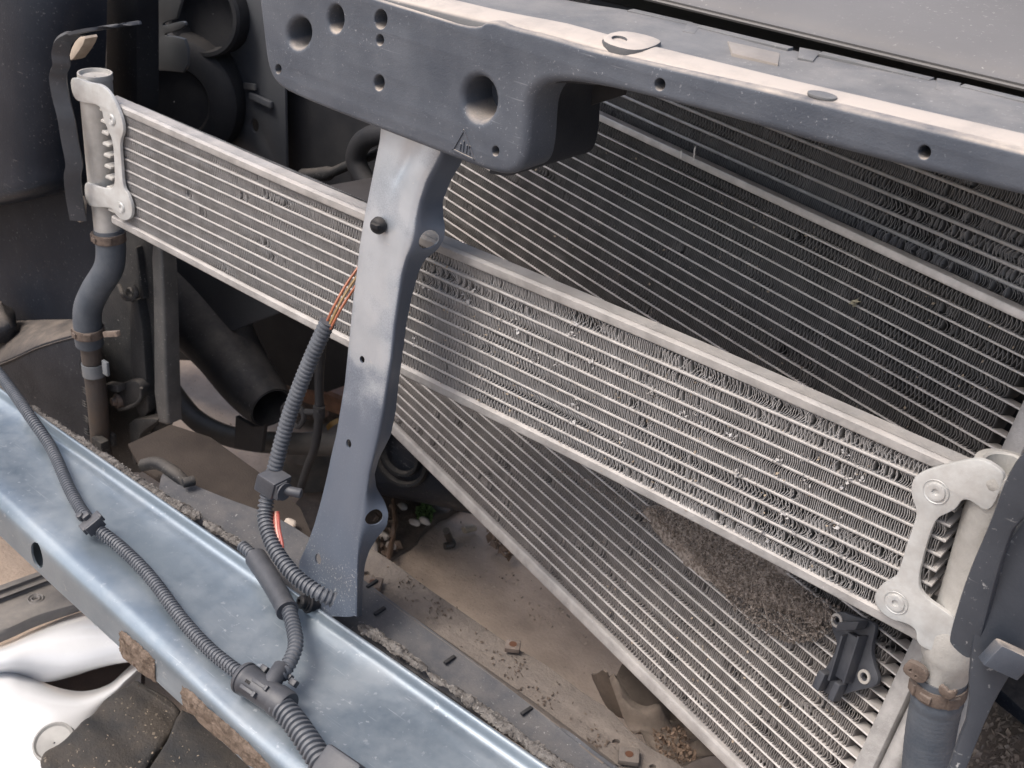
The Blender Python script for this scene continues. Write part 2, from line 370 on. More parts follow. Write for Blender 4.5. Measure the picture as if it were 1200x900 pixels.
def conduit(P, r, pitch=0.0042, n=16, slit=None):
    P = resample(catmull(P, 12), pitch / 6); cyc = [1, 1.0, 0.98, 0.80, 0.77, 0.80]
    return sweep(P, [r * cyc[i % 6] for i in range(len(P))], n, True, slit)
def cyl(a, b, r, n=24, bev=0.0, r2=None):
    a, b = np.array(a, float), np.array(b, float); r2 = r2 or r; d = nrm(b - a); bev = min(bev, r * .5)
    if bev: return sweep([a, a, a + d * bev * .3, a + d * bev, b - d * bev, b - d * bev * .3, b, b], [r - bev, r - bev, r - bev * .3, r, r2, r2 - bev * .3, r2 - bev, r2 - bev], n) if False else _cyl(a, b, d, [(0, r - bev), (bev * .3, r - bev * .3), (bev, r)], [(-bev, r2), (-bev * .3, r2 - bev * .3), (0, r2 - bev)], n)
    return _cyl(a, b, d, [(0, r)], [(0, r2)], n)
def _cyl(a, b, d, lo, hi, n):
    up = Z0 if abs(d @ Z0) < 0.9 else Y0; A = nrm(up - d * (up @ d)); B = np.cross(d, A)
    rows = [[c + d * s + (A * math.cos(k / n * 2 * math.pi) + B * math.sin(k / n * 2 * math.pi)) * r for k in range(n)] for c, L in ((a, lo), (b, hi)) for s, r in L]
    vs, fs = loft(rows, True); fs.append(tuple(range(n - 1, -1, -1))); q = (len(rows) - 1) * n; fs.append(tuple(range(q, q + n)))
    return vs, fs
def lathe(o, d, prof, n=24):
    """prof = (along d, radius)"""
    d = nrm(d); up = Z0 if abs(d @ Z0) < 0.9 else Y0; A = nrm(up - d * (up @ d)); B = np.cross(d, A)
    return loft([[np.array(o) + d * s + (A * math.cos(k / n * 2 * math.pi) + B * math.sin(k / n * 2 * math.pi)) * r for k in range(n)] for s, r in prof], True)
def sheet(rows, t, n=6, m=6):
    """smooth sheet through a grid of points, given a thickness t"""
    rows = [catmull(r, n) for r in rows]; cols = list(zip(*rows)); cols = [catmull(c, m) for c in cols]
    G = np.array(list(zip(*cols))); gu = np.gradient(G, axis=0); gv = np.gradient(G, axis=1); N = np.cross(gu, gv); N /= np.linalg.norm(N, axis=2, keepdims=True) + 1e-12
    if (N.reshape(-1, 3).mean(0) @ (CAM - G.reshape(-1, 3).mean(0))) < 0: N = -N
    Hh = G - N * t; a, b = G.shape[:2]; vs = list(G.reshape(-1, 3)) + list(Hh.reshape(-1, 3)); q = a * b; fs = []
    for i in range(a - 1):
        for j in range(b - 1):
            k = i * b + j; fs.append((k, k + 1, k + b + 1, k + b)); fs.append((q + k, q + k + b, q + k + b + 1, q + k + 1))
    rim = [i * b for i in range(a)] + [(a - 1) * b + j for j in range(1, b)] + [i * b + b - 1 for i in range(a - 2, -1, -1)] + [j for j in range(b - 2, 0, -1)]
    for i in range(len(rim)): x, y = rim[i], rim[(i + 1) % len(rim)]; fs.append((x, y, q + y, q + x))
    return vs, fs
def put(name, g, m, parent=None, ang=40, fixn=True, **kw):
    vs, fs = g[0], g[1]; me = mesh(vs, fs, True, g[2] if len(g) > 2 else None, ang)
    if fixn:
        bm = bmesh.new(); bm.from_mesh(me); bmesh.ops.recalc_face_normals(bm, faces=bm.faces); bm.to_mesh(me); bm.free()
    return link(name, me, m, parent, **kw)
def bumpy(g, amp, sc, seed=0):
    vs = []
    for v in g[0]:
        q = Vector(v) * sc + Vector((seed, seed * 2.3, 0)); vs.append(np.array(v) + np.array(noise.noise_vector(q)) * amp + np.array(noise.noise_vector(q * 2.7)) * amp * .5)
    return (vs, *g[1:])

def flakes(n, pts, size, seed, lift=0.0, nrmv=None):
    rg = np.random.default_rng(seed); vs, fs = [], []
    for k in range(n):
        c = pts(rg); s = size * (.4 + rg.random() * 1.1); a = rg.normal(0, 1, 3); a /= np.linalg.norm(a); b = rg.normal(0, 1, 3); b -= a * (a @ b); b /= np.linalg.norm(b); c2 = np.cross(a, b)
        i = len(vs); asp = .25 + rg.random() * .6
        vs += [c - a * s, c + b * s * asp, c + a * s, c - b * s * asp, c + c2 * s * .3]; fs += [(i, i + 1, i + 4), (i + 1, i + 2, i + 4), (i + 2, i + 3, i + 4), (i + 3, i, i + 4), (i, i + 3, i + 2, i + 1)]
    return vs, fs
def inpoly(P):
    P = [np.array(p, float) for p in P]; lo = np.min(P, 0); hi = np.max(P, 0)
    def f(rg):
        while True:
            q = lo + rg.random(2) * (hi - lo); c = False
            for i in range(len(P)):
                a, b = P[i], P[i - 1]
                if (a[1] > q[1]) != (b[1] > q[1]) and q[0] < (b[0] - a[0]) * (q[1] - a[1]) / (b[1] - a[1]) + a[0]: c = not c
            if c: return q
    return f

# ------------------------------------------------------------------ the setting: ground
GZ = -0.70
gv, gf = [], []
NX = 90
for i in range(NX + 1):
    for j in range(NX + 1):
        a, b = (i / NX * 2 - 1), (j / NX * 2 - 1)
        x, y = np.sign(a) * abs(a) ** 3 * 60 + a * 2.0, np.sign(b) * abs(b) ** 3 * 60 + b * 2.0
        gv.append((x - .2, y + .4, GZ + 0.012 * noise.noise((x * 2, y * 2, 1)) + 0.004 * noise.noise((x * 9, y * 9, 4))))
for i in range(NX):
    for j in range(NX): k = i * (NX + 1) + j; gf.append((k, k + NX + 1, k + NX + 2, k + 1))
link('ground', mesh(gv, gf), CONC, kind='structure', world=False)
sg = [(380, 545), (440, 540), (500, 560), (545, 560), (560, 580), (520, 600), (480, 640), (455, 660), (400, 690), (330, 640), (350, 580)]
g = plZ(sg, GZ + 0.012, 0.03, 0.004, it=2)
put('soil', bumpy(g, 0.012, 14), SOIL, kind='structure')

# ------------------------------------------------------------------ bonnet
bo = thing('bonnet', 'dusty grey closed bonnet above the black front panel', 'bonnet', (0.2, 0.4, 0.26))
rows = []
for y, dz in ((0.0634, 0.0002), (0.0642, 0.0008), (0.0665, 0.0014), (0.072, 0.0022), (0.12, 0.012), (0.4, 0.040), (0.9, 0.080), (1.5, 0.105)):
    r = []
    a, b = WY(740, -5, 0.0632), WY(1200, 105, 0.0632)
    for x in (-0.40, -0.2, 0.0, 0.15, 0.4, 0.75, 1.1):
        r.append(V(x, y + .02 * (x - .15) ** 2, a[2] + (b[2] - a[2]) * (x - a[0]) / (b[0] - a[0]) + dz))
    rows.append(r)
put('bonnet_skin', sheet(rows, 0.0025, 4, 4), BONNET, bo, ang=60)
put('gap_shade', box((WY(740, -5, .1) + WY(1200, 105, .1)) / 2 + V(.15, .01, -.012), (WY(1200, 105, .1) - WY(740, -5, .1)) * 1.1, V(0, .02, 0), V(0, 0, .008), .003), DARK, bo)  # black bar added under the bonnet edge so the gap reads as shadow

# ------------------------------------------------------------------ black front panel (upper crossmember cover)
fp = thing('front_panel', 'black plastic front panel with dusty top ridge and round recesses', 'panel', WY(640, 120, -0.02))
FY = -0.055
outer = [(296, -60, .004), (308, 40, .004), (312, 75, .004), (321, 98, .0045), (345, 113, .004), (450, 155, .005), (550, 194, .006), (578, 204, .006), (597, 206, .006), (611, 198, .0062), (616, 172, .0075), (617, 140, .008), (620, 118, .008), (631, 102, .008), (652, 96, .0075), (700, 100, .005), (800, 123, .0035), (900, 153, .006), (1000, 181, .005), (1100, 206, .005), (1200, 231, .005), (1330, 262, .005),
         (1330, 212, .003), (1200, 178, .003), (1050, 142, .003), (900, 106, .003), (800, 83, .003), (745, 70, .003), (690, 58, .003), (640, 42, .003), (600, 33, .003), (572, 23, .003), (558, 35, .002), (500, 17, .002), (440, -1, .002), (400, -14, .002), (340, -36, .002)]
H = [(ell(350, 39, 13.5, 18, 0.15), 0.004, 0.028), (ell(393, 22, 9, 16, 0.0), 0.003, 0.03), (ell(446, 22.5, 7.5, 11.5), 0.001, 0.03), (ell(445, 47, 4.5, 6.5), 0.001, 0.02),
     (ell(444, 97, 6, 9), 0.0015, 0.03), (ell(561, 116, 19, 26, -0.1), 0.0055, 0.032), (ell(326, 81, 3.6, 5.5), 0.0008, 0.02), (ell(580.5, 177, 4.2, 5.8), 0.0008, 0.02),
     (ell(773, 99, 6.3, 7.2), 0.0008, 0.025), (ell(1083, 178.5, 7.5, 8), 0.001, 0.025)]
L = [V(*(WY(a, b, FY)[[0, 2]]), c) for a, b, c in outer]; L = chaikin(L, 2)
vs, fs, fl = plate(L, 0.034, [p[2] for p in L], [([V(*(WY(a, b, FY)[[0, 2]])) for a, b in h[0]], h[1], h[2]) for h in H], segs=5)
body = put('panel_face', (frame(vs, V(0, FY, 0), X0, Z0, -Y0), fs, fl), PLAST, fp, ang=35)
# raised warning triangle moulded into the face
def bar(a, b, wd, y, t=0.0012):
    A, B = WY(*a, y), WY(*b, y); d = B - A; n = nrm(np.cross(d, Y0)) * wd / 2
    return box((A + B) / 2 + V(0, -0.0003, 0), d / 2, n, V(0, -t / 2, 0))
tri = [(544, 152), (531, 175), (556, 187)]
em = join([bar(tri[i], tri[(i + 1) % 3], 0.0011, FY) for i in range(3)] + [bar((540.5 + k * 3.6, 168 + k * 1.0 - (4 if k == 1 else 0)), (539 + k * 3.8, 175.5 + k * 1.8), 0.0009, FY) for k in range(4)])
put('warning_triangle', em, PLAST, body)
# dusty ridge and shelf behind the face
def zc(x): return float(np.interp(x, [-.3, -.15, -.04, .0, .055, .181, .333, .5], [.244, .2465, .2505, .254, .2545, .258, .264, .27]))
xs_ = list(np.linspace(-.26, .48, 26))
RIDGE = mat('dusty ridge plastic', (0.10, 0.10, 0.10), (0.075, 0.075, 0.078), 0.6, 0, 14, bump=0.2, bscale=700, dust=1.0, dustc=(0.47, 0.41, 0.355), speck=0.4, dlo=0.55, dn=12, dcov=(-.05, .5))
put('ridge', sheet([[V(x, y, zc(x) + dz) for x in xs_] for y, dz in ((-.0535, -.006), (-.0515, -.0015), (-.047, .0008), (-.038, .002), (-.027, .0022), (-.021, .0008))], .004, 2, 4), RIDGE, fp, ang=60)
put('top_shelf', sheet([[V(x, y, zc(x) + dz + .0006 * math.sin(x * 31)) for x in xs_] for y, dz in ((-.0225, .0006), (-.012, -.0004), (.006, -.0006), (.028, .0006), (.052, .0004), (.055, -.006))], .004, 2, 4), SHELF, fp, ang=60)
def ztop(px, py): 
    z = .258
    for _ in range(6): z = zc(WZ(px, py, z)[0])
    return z
for q in ([(937, 55), (962, 60), (953, 71), (935, 67)], [(1098, 91), (1127, 97), (1118, 109), (1096, 104)], [(806, 25), (822, 29), (814, 39), (800, 36)]):
    put('shelf_tab', plZ(q, ztop(*q[0]) + .0022, .003, .0006, it=0), SHELF, fp)
for a, b in (((742, 12), (812, 28)), ((822, 31), (930, 57)), ((964, 62), (1095, 93)), ((1130, 100), (1330, 148))):
    A, B = WZ(*a, ztop(*a) + .001), WZ(*b, ztop(*b) + .001); put('rear_lip', box((A + B) / 2 + V(0, -.004, 0), (B - A) / 2, V(.0, .004, 0), V(0, 0, .0012), .0008), SHELF, fp)
tz = ztop(737, 48) + 0.0042
put('tab', plZ([(698, 46), (725, 33), (778, 45), (770, 53), (742, 60)], tz, 0.008, 0.0016, [(ell(726, 45, 9, 3.4, 0.15), 0.0006, 0.006)], it=2), RIDGE, fp)
put('drain_hole', plZ(ell(964, 110.5, 18, 3.8, 0.2), ztop(967, 112) + .0031, 0.0015, 0.0004, it=0), SHELF, fp)
put('slot_plug', plZ([(853, 48), (914, 62), (912, 75), (858, 62)], ztop(885, 62) + .0010, 0.004, 0.0004, it=0), mat('tan plug', (.32, .28, .24)), fp)
# side of the deep part going back to the radiator
rows = []
for py0, py1 in (((640, 190), (612, 203)), ((650, 150), (640, 190)), ((660, 112), (668, 150)), ((700, 100), (718, 113))): pass
up_ = [(574, 203), (595, 206), (609, 199), (615, 172), (616, 140), (619, 119), (632, 102), (660, 97), (700, 100)]
rows = []
for q in up_:
    p = WY(q[0], q[1], FY + 0.014); rows.append([p + V(0, d, 0) + V(0.0, 0, -0.002 * d / .07) for d in (0, 0.012, 0.05, 0.088)])
put('recess_side', sheet(rows, 0.004, 3, 4), mat('shaded black plastic', (.020, .023, .029), (.03, .033, .04), .55, 0, 20, bump=.2, bscale=900, spec=.25), fp)  # same plastic as the face, its shade put into a darker colour
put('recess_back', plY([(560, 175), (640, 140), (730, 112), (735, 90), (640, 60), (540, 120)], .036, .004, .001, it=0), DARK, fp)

# ------------------------------------------------------------------ heat exchanger cores
def fin_mesh(L, h, d, pitch, thick, rows=((0,), ), damage=0.3, seed=0, ppl=5, bow=0.0, soft=0.35, dmg_spots=()):
    """one corrugated strip: x along 0..L, z 0..-h, y 0..d (front at 0)"""
    rg = np.random.default_rng(seed); n = int(L / pitch)
    base = np.arange(n) * pitch + pitch / 2
    jit = rg.normal(0, pitch * 0.06, n)
    w = np.convolve(rg.normal(0, 1, n + 40), np.ones(14) / 14, 'same')[20:20 + n] * pitch * 1.3
    dm = np.convolve(rg.normal(0, 1, n + 60), np.hanning(18) / 4, 'same')[30:30 + n]
    dm = np.clip((dm - (1.0 - damage)) * 1.2, 0, 1.0)
    for x, wd, am in dmg_spots: dm = np.maximum(dm, am * np.exp(-((base - x) / wd) ** 2))
    tz = np.linspace(0, 1, ppl)
    # rounded U turns: legs spread to half the pitch at the ends
    bw_ = bow * (.5 + np.convolve(rg.normal(0, 1, n + 160), np.hanning(80) / 6, 'same')[80:80 + n]); sf_ = soft * (1 + np.convolve(rg.normal(0, 1, n + 160), np.hanning(50) / 3.5, 'same')[80:80 + n])
    xs, zs, bend = [], [], []
    sgn = np.where(rg.random(n) < 0.85, 1.0, -1.0)
    sgn = np.where(np.convolve(rg.normal(0, 1, n + 80), np.ones(40), 'same')[40:40 + n] > 0, 1, -1) * sgn
    for k, t in enumerate(tz):
        s = np.where(np.arange(n) % 2 == 0, t, 1 - t)
        e = np.abs(s - 0.5) * 2
        lean = (t - 0.5) * pitch * sf_
        x = base + jit + w * (1 - e) * 0.5 + bw_ * pitch * (1 - (e) ** 2) + lean
        xs.append(x); zs.append(s * h); bend.append(np.maximum(0, 1 - e ** 2.5) * dm * sgn * (0.6 + 0.8 * rg.random(n)))
    x = np.stack(xs, 1).ravel(); z = np.stack(zs, 1).ravel(); bd = np.stack(bend, 1).ravel()
    N = len(x)
    tx = np.gradient(x); tzv = np.gradient(z); ln = np.hypot(tx, tzv) + 1e-9; nx, nz = -tzv / ln, tx / ln
    sg2 = np.repeat(np.where(np.arange(n) % 2 == 0, 1.0, -1.0), ppl)
    vs = np.zeros((6, N, 3))
    sx = bd * pitch * 1.5; yy = np.abs(bd) * 0.0008
    for r, (off, y, k) in enumerate(((-.5, 0, 1), (.5, 0, 1), (-.5, .004, .15), (.5, .004, .15), (-.5, d, 0), (.5, d, 0))):
        vs[r, :, 0] = x + nx * thick * off * (1 if k == 1 else .6) + sx * k; vs[r, :, 1] = y + (yy if k == 1 else 0); vs[r, :, 2] = -(z + nz * thick * off * .4)
    i = np.arange(N - 1)
    q = []
    for a, b in ((0, 1), (2, 0), (1, 3), (4, 2), (3, 5)):
        q.append(np.stack([a * N + i, a * N + i + 1, b * N + i + 1, b * N + i], 1))
    q = np.concatenate(q)[:, ::-1]
    me = bpy.data.meshes.new('fin_strip'); me.vertices.add(6 * N); me.vertices.foreach_set('co', vs.reshape(-1))
    me.loops.add(len(q) * 4); me.loops.foreach_set('vertex_index', q.ravel().astype(np.int32))
    me.polygons.add(len(q)); me.polygons.foreach_set('loop_start', np.arange(len(q), dtype=np.int32) * 4)
    mi = np.zeros(len(q), np.int32); mi[:N - 1] = 1; me.polygons.foreach_set('material_index', mi); me.update(calc_edges=True); return me
def tube_mesh(L, t, d):
    prof = [(-t / 2 * math.cos(a), -t / 2 * math.sin(a) + t / 2) for a in np.linspace(0, math.pi, 6)]   # rounded nose
    sec = [(z, y * .8) for z, y in [(-t / 2, d), (-t / 2, t * .45), (-t * .36, t * .14), (0, 0), (t * .36, t * .14), (t / 2, t * .45), (t / 2, d)]]
    xs = np.linspace(0, L, 24); rw = [[V(x, y, -z) for z, y in sec] for x in xs]
    vs, fs = loft(rw, False); n = len(sec)
    fs += [tuple(range(n)), tuple(range((len(xs) - 1) * n + n - 1, (len(xs) - 1) * n - 1, -1))]
    return mesh(vs, fs, True, ang=50)
def place(o, org3, ex, ey, ez, parent):
    """ex, ey, ez columns; parent is an unrotated Empty"""
    P = ORG[parent.name]; q = org3 - P
    o.matrix_local = Matrix(((ex[0], ey[0], ez[0], q[0]), (ex[1], ey[1], ez[1], q[1]), (ex[2], ey[2], ez[2], q[2]), (0, 0, 0, 1)))

# ---- intercooler
XL, XR = -0.585, 0.340
ZT, ZB = 0.0365, -0.0865
ic = thing('intercooler', 'narrow silver intercooler slanting across the whole front behind the steel strut', 'intercooler', (-0.12, 0.015, ZB))
NT = 9; pt = (ZT - ZB) / (NT + 1)
tm = tube_mesh(XR - XL, 0.0024, 0.032)
for k in range(1, NT + 1):
    o = link('tube', tm, ALU, ic, world=False); o.location = Vector((XL, 0.0, ZT - k * pt)) - ic.location
for k in range(NT + 1):
    spots = []
    if k == 0: spots = [(.50, .05, .5), (.62, .03, .9), (.72, .03, .8), (.80, .05, .8), (.86, .05, .9)]
    if k == 1: spots = [(.47, .05, .9), (.55, .03, .6), (.80, .05, .7), (.87, .03, .6)]
    if k == 2: spots = [(.47, .04, .8), (.66, .01, .8), (.70, .03, .5)]
    if k == 3: spots = [(.60, .02, .5), (.69, .01, .9)]
    if k >= 6: spots = [(.86 - .02 * (k - 6), .03, 1.0), (.80, .03, .7), (.73, .03, .5)]
    if k == 9: spots += [(.70, .04, .7), (.77, .05, 1.0), (.84, .04, 1.0)]
    me = fin_mesh(XR - XL - .006, pt - 0.0024, 0.03, 0.00162, 0.00048, damage=0.15 + .1 * rng.random(), seed=100 + k, ppl=7, bow=0.5, dmg_spots=spots)
    o = link('fin_strip', me, FIN, ic, world=False); me.materials.append(FINE_); o.location = Vector((XL + .003, 0.0009, ZT - k * pt - 0.0024 / 2 * (k > 0))) - ic.location
def rail(z0, z1, y0, y1, lip):
    xs = np.linspace(XL - .012, XR + .02, 40); sec = [(y1, z0 - .001), (y0, z0), (y0 - .001, z0 + (z1 - z0) * .15), (y0 - .0012, z0 + (z1 - z0) * .5), (y0 - .001, z1 - (z1 - z0) * .12), (y0 + .0006, z1 + .0003), (y0 + .0022, z1 + .0009), (y0 + .0038, z1 + .0006), (y0 + .005, z1 + lip * .5), (y1 - .006, z1 + lip), (y1, z1 + lip + .0004)]
    rw = [[V(x, y + .0012 * math.sin(x * 9), z + .0015 * math.sin(x * 7 + 1)) for y, z in sec] for x in xs]
    vs, fs = loft(rw, True); n = len(sec); fs += [tuple(range(n)), tuple(range((len(xs) - 1) * n + n - 1, (len(xs) - 1) * n - 1, -1))]
    return vs, fs
put('top_rail', rail(ZT - .0005, 0.0440, -0.0005, 0.0170, -0.0008), ALU, ic, ang=30)
cl = inpoly([(480, 300), (620, 355), (1040, 540), (1035, 590), (700, 440), (480, 340)]); cl2 = inpoly([(480, 330), (1060, 590), (1000, 690), (480, 420)]); cf = []
for k in range(34):
    q = (cl if k % 2 else cl2)(rng); c = WY(q[0], q[1], -.0006); cf.append(flakes(9, lambda rg: c + V(rg.normal(0, .0022), .0006 - .0006 * rg.random(), rg.normal(0, .0024)), .0015, 900 + k))
put('crushed_fins', join(cf), mat('crushed bright fin', (.50, .485, .47), (.34, .325, .315), .8, .1, 200), ic, kind='stuff', fixn=False)
put('bottom_rail', rail(-0.0952, ZB, -0.0005, 0.034, -0.001), ALU, ic, ang=30)
# end tanks
TYC = 0.014
tl0, tl1 = WY(111, 85, TYC), WY(127, 272, TYC); TR = 0.0178
put('end_tank', lathe(tl0, tl1 - tl0, [(0.004, 0.001), (0.004, TR * .86), (0.0, TR * .9), (0, TR * 1.0), (0.007, TR * 1.02), (0.009, TR * .97), (0.135, TR * .97), (0.145, TR * .9), (0.155, TR * .86), (np.linalg.norm(tl1 - tl0), TR * .86)], 32), ALUC, ic)
tr0, tr1 = WY(1180, 545, TYC), WY(1103, 800, TYC)
dd = nrm(tr1 - tr0)
put('end_tank', lathe(tr0, dd, [(0.02, 0.001), (0.02, TR * .68), (0.0, TR * .74), (-0.001, TR * .84), (0.0, TR * 1.12), (0.006, TR * 1.15), (0.010, TR * 1.13), (0.013, TR * 1.0), (0.115, TR * 1.0), (0.125, TR * 1.12), (0.132, TR * 1.2), (0.148, TR * 1.2), (0.156, TR * 1.08), (0.160, TR * .95), (0.185, TR * .9)], 36), ALUC, ic)
for k in range(NT + 1):       # little tube ends stepping into the left tank
    p = V(XL - .003, -0.0015, ZT - k * pt - .002 * 0); put('tube_end', box(p + V(-.0035, 0.004, -.003), V(.006, 0, 0), V(0, .006, 0), V(.0008, 0, .0016), 0.0008), ALUC, ic)
# brackets
BYR = -0.006
loopR = [(1067, 567), (1075, 555), (1100, 547), (1125, 541), (1150, 537), (1172, 550), (1178, 560), (1160, 604), (1137, 586), (1126, 586), (1121, 596), (1110, 602), (1098, 607), (1092, 620), (1085, 640), (1074, 685), (1085, 702), (1105, 715), (1122, 728), (1112, 768), (1085, 762), (1073, 752), (1074, 738), (1060, 730), (1045, 727), (1030, 716), (1023, 702), (1030, 687), (1042, 680), (1052, 674), (1060, 645), (1072, 610), (1074, 598), (1068, 583)]
bR = put('bracket', plY(loopR, BYR, 0.0035, 0.001, it=2), ZINC, ic, label='right stamped bracket with two rivets')
for q in ((1097, 576), (1050, 706)):
    c = WY(*q, BYR); put('rivet', lathe(c, -Y0, [(0.0005, .0088), (0.0008, .0085), (0.0002, .0078), (0.0002, .0066), (0.0016, .0062), (0.0019, .005), (0.0014, .0025), (-0.001, .002), (-0.001, .0001)], 28), ZINC, bR)
loopL = [(81, 92), (90, 91), (103, 97), (118, 99), (128, 108), (137, 125), (143, 140), (145, 155), (140, 166), (142, 190), (144, 220), (150, 228), (155, 243), (154, 255), (147, 259), (140, 257), (134, 250), (130, 243), (107, 243), (100, 237), (98, 213), (106, 216), (120, 221), (134, 222), (134, 195), (132, 165), (126, 152), (121, 140), (119, 128), (112, 122), (100, 121), (86, 117)]
BYL = -0.0055
bL = put('bracket', plY(loopL, BYL, 0.0035, 0.001, it=2), ZINC, ic, label='left stamped bracket wrapped round the tank')
for q in ((131, 140), (142, 243)):
    c = WY(*q, BYL); put('rivet', lathe(c, -Y0, [(0.0005, .0066), (0.0008, .0062), (0.0002, .0056), (0.0014, .005), (0.0016, .004), (0.0010, .002), (-0.001, .0015), (-0.001, .0001)], 24), ZINC, bL)

# ---- condenser (turned, its left end further back) and the radiator behind it
u = nrm(R @ V(1063, 859, -1473)); r1, r2 = ray(1197, 472), ray(998, 900)
vv = nrm(np.cross(np.cross(r1, r2), u)); vv = -vv if vv[2] > 0 else vv
nn = nrm(np.cross(u, vv)); nn = -nn if nn[1] > 0 else nn
CO = WY(1070, 763, 0.06)
def cp(a, b, c=0.0): return CO + u * a + vv * b + nn * c
UL, UR, VT, VB, CPI = -0.772, -0.004, -0.2565, 0.183, 0.01130
cn = thing('condenser', 'large dark condenser with fine silver tubes leaning behind the intercooler', 'condenser', cp(-.35, VB, -.02))
NC = int(round((VB - VT) / CPI)) - 1; cpi = (VB - VT) / (NC + 1)
tm = tube_mesh(UR - UL + .012, 0.0016, 0.018)
for k in range(1, NC + 1):
    o = link('tube', tm, CTUBE, cn, world=False); place(o, cp(UL - .006, VT + k * cpi), u, -nn, -vv, cn)
for k in range(NC + 1):
    me = fin_mesh(UR - UL - .012 - .004 * rng.random(), cpi - 0.0016, 0.016, 0.00205, 0.00045, damage=(0.2 if k < 22 else 0.62 if k > 28 else .42), seed=300 + k, ppl=5, bow=0.4)
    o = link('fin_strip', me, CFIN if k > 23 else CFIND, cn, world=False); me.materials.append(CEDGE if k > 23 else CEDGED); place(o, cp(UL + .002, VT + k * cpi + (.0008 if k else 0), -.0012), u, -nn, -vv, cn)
def cbar(u0, u1, v0, v1, n0, n1, bev=.001): return box(cp((u0 + u1) / 2, (v0 + v1) / 2, (n0 + n1) / 2), u * (u1 - u0) / 2, -vv * (v1 - v0) / 2, nn * (n1 - n0) / 2, bev)
put('top_rail', cbar(UL - .01, UR + .02, -.2635, VT, -.018, .001, .0015), CTUBE, cn)
put('bottom_rail', cbar(UL - .01, UR + .02, VB, .1965, -.018, .003, .003), ALU, cn)
put('header', join([cbar(UR + .0005, UR + .017, -.28, .23, -.018, .004, .003)]), ALU, cn)
put('header_pipe', cyl(cp(UR + .0275, -.27, -.004), cp(UR + .0275, .25, -.004), .0095, 20), ALU, cn)
put('receiver_pipe', cyl(cp(UR + .050, -.06, -.012), cp(UR + .050, .25, -.012), .0105, 20), ALUC, cn)
put('side_header', cbar(UL - .016, UL - .004, -.27, .22, -.018, .003, .003), ALU, cn)

RO = -0.03
rd = thing('radiator', 'dark radiator with coarse fins showing above the condenser rail', 'radiator', cp(-.35, .2, RO - .02))
RPI = 0.0130; NR = 11
tm = tube_mesh(UR - UL + .05, 0.0030, 0.02)
v0r = -0.2585 - RPI * NR
for k in range(NR + 4):
    o = link('tube', tm, RTUBE, rd, world=False); place(o, cp(UL - .006, v0r + k * RPI, RO), u, -nn, -vv, rd)
    me = fin_mesh(UR - UL + .04, RPI - .003, 0.018, 0.0021, 0.0004, damage=.15, seed=500 + k, ppl=5, bow=.3, dmg_spots=[(.62, .06, .8), (.70, .03, .7)] if k in (7, 8, 9, 10) else ([(.36, .03, .9)] if k == 8 else []))
    o = link('fin_strip', me, RFIN, rd, world=False); me.materials.append(REDGE); place(o, cp(UL, v0r + k * RPI + .0015, RO - .001), u, -nn, -vv, rd)
put('core_back', cbar(UL, UR + .05, v0r - .02, .2, RO - .026, RO - .022), DARK, rd)
put('side_tank', cbar(UL - .05, UL - .008, v0r - .02, .2, RO - .026, RO + .003, .006), DARK, rd)

# ------------------------------------------------------------------ steel strut
st = thing('steel_strut', 'silver grey pressed steel strut standing upright in front of the intercooler', 'strut', WY(385, 715, -0.105))
stat = [  # y, left x, crest x, right x
    (140, 447, 527, 556), (165, 445, 520, 549), (190, 440, 508, 540), (210, 436, 497, 528), (235, 431, 489, 518), (255, 427, 484, 519), (266, 425, 482, 521), (280, 423, 479, 520), (292, 421, 476, 512), (303, 420, 473, 497), (320, 418, 469, 489),
    (350, 414, 465, 481), (380, 411, 461, 475), (420, 407, 457, 470), (450, 404, 452, 466), (480, 399, 447, 463), (510, 394, 441, 457), (535, 388, 436, 444), (555, 384, 431, 438), (572, 380, 428, 440), (588, 376, 425, 450), (602, 372, 423, 455), (616, 368, 421, 453), (630, 363, 419, 441), (645, 357, 418, 432), (660, 350, 417, 427), (690, 352, 417, 424), (722, 380, 416, 423)]
ys = [s[0] for s in stat]
def sdep(y): return float(np.interp(y, [140, 722], [-0.038, -0.108]))
def fdep(y): return sdep(y) + float(np.interp(y, [140, 500, 560, 722], [.028, .027, .022, .018]))
def flange_pt(px, py):
    xc, xr = (np.interp(py, ys, [q[k] for q in stat]) for k in (2, 3)); f = (px - xc) / (xr - xc)
    c, e = WY(xc, py, sdep(py)), WY(xr, py, fdep(py)); p = WY(px, py, sdep(py) * (1 - f) + fdep(py) * f)
    return p, nrm(np.cross(e - c, V(-.05, -.1, 1)))
rows = []
for y in np.linspace(140, 722, 120):
    xl, xc, xr = (np.interp(y, ys, [s[k] for s in stat]) for k in (1, 2, 3))
    d = np.interp(y, [140, 722], [-0.038, -0.108])
    a = WY(xl, y, d); c = WY(xc, y, d); e = WY(xr, y, fdep(y))
    wv = c - a; dent = math.exp(-((y - 190) / 28) ** 2) * .004
    cs = [a + V(.002, .012, 0), a + V(0.0003, .004, 0), a + wv * .04, a + wv * .35 + V(0, dent * .2, 0), a + wv * .5 + V(0, dent, 0), a + wv * .72 + V(0, -.001 + dent * .1, 0), a + wv * .88 + V(0, -.0004, 0), a + wv * .97 + V(0, .0012, 0), c * .86 + e * .14 + V(.0008, 0, 0), c * .45 + e * .55, e]
    rows.append(catmull(cs, 3))
vs, fs = loft(rows); me = mesh(vs, fs, True, ang=60)
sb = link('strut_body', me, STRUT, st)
bake(sb, [('SOLIDIFY', dict(thickness=0.0016, offset=0))])
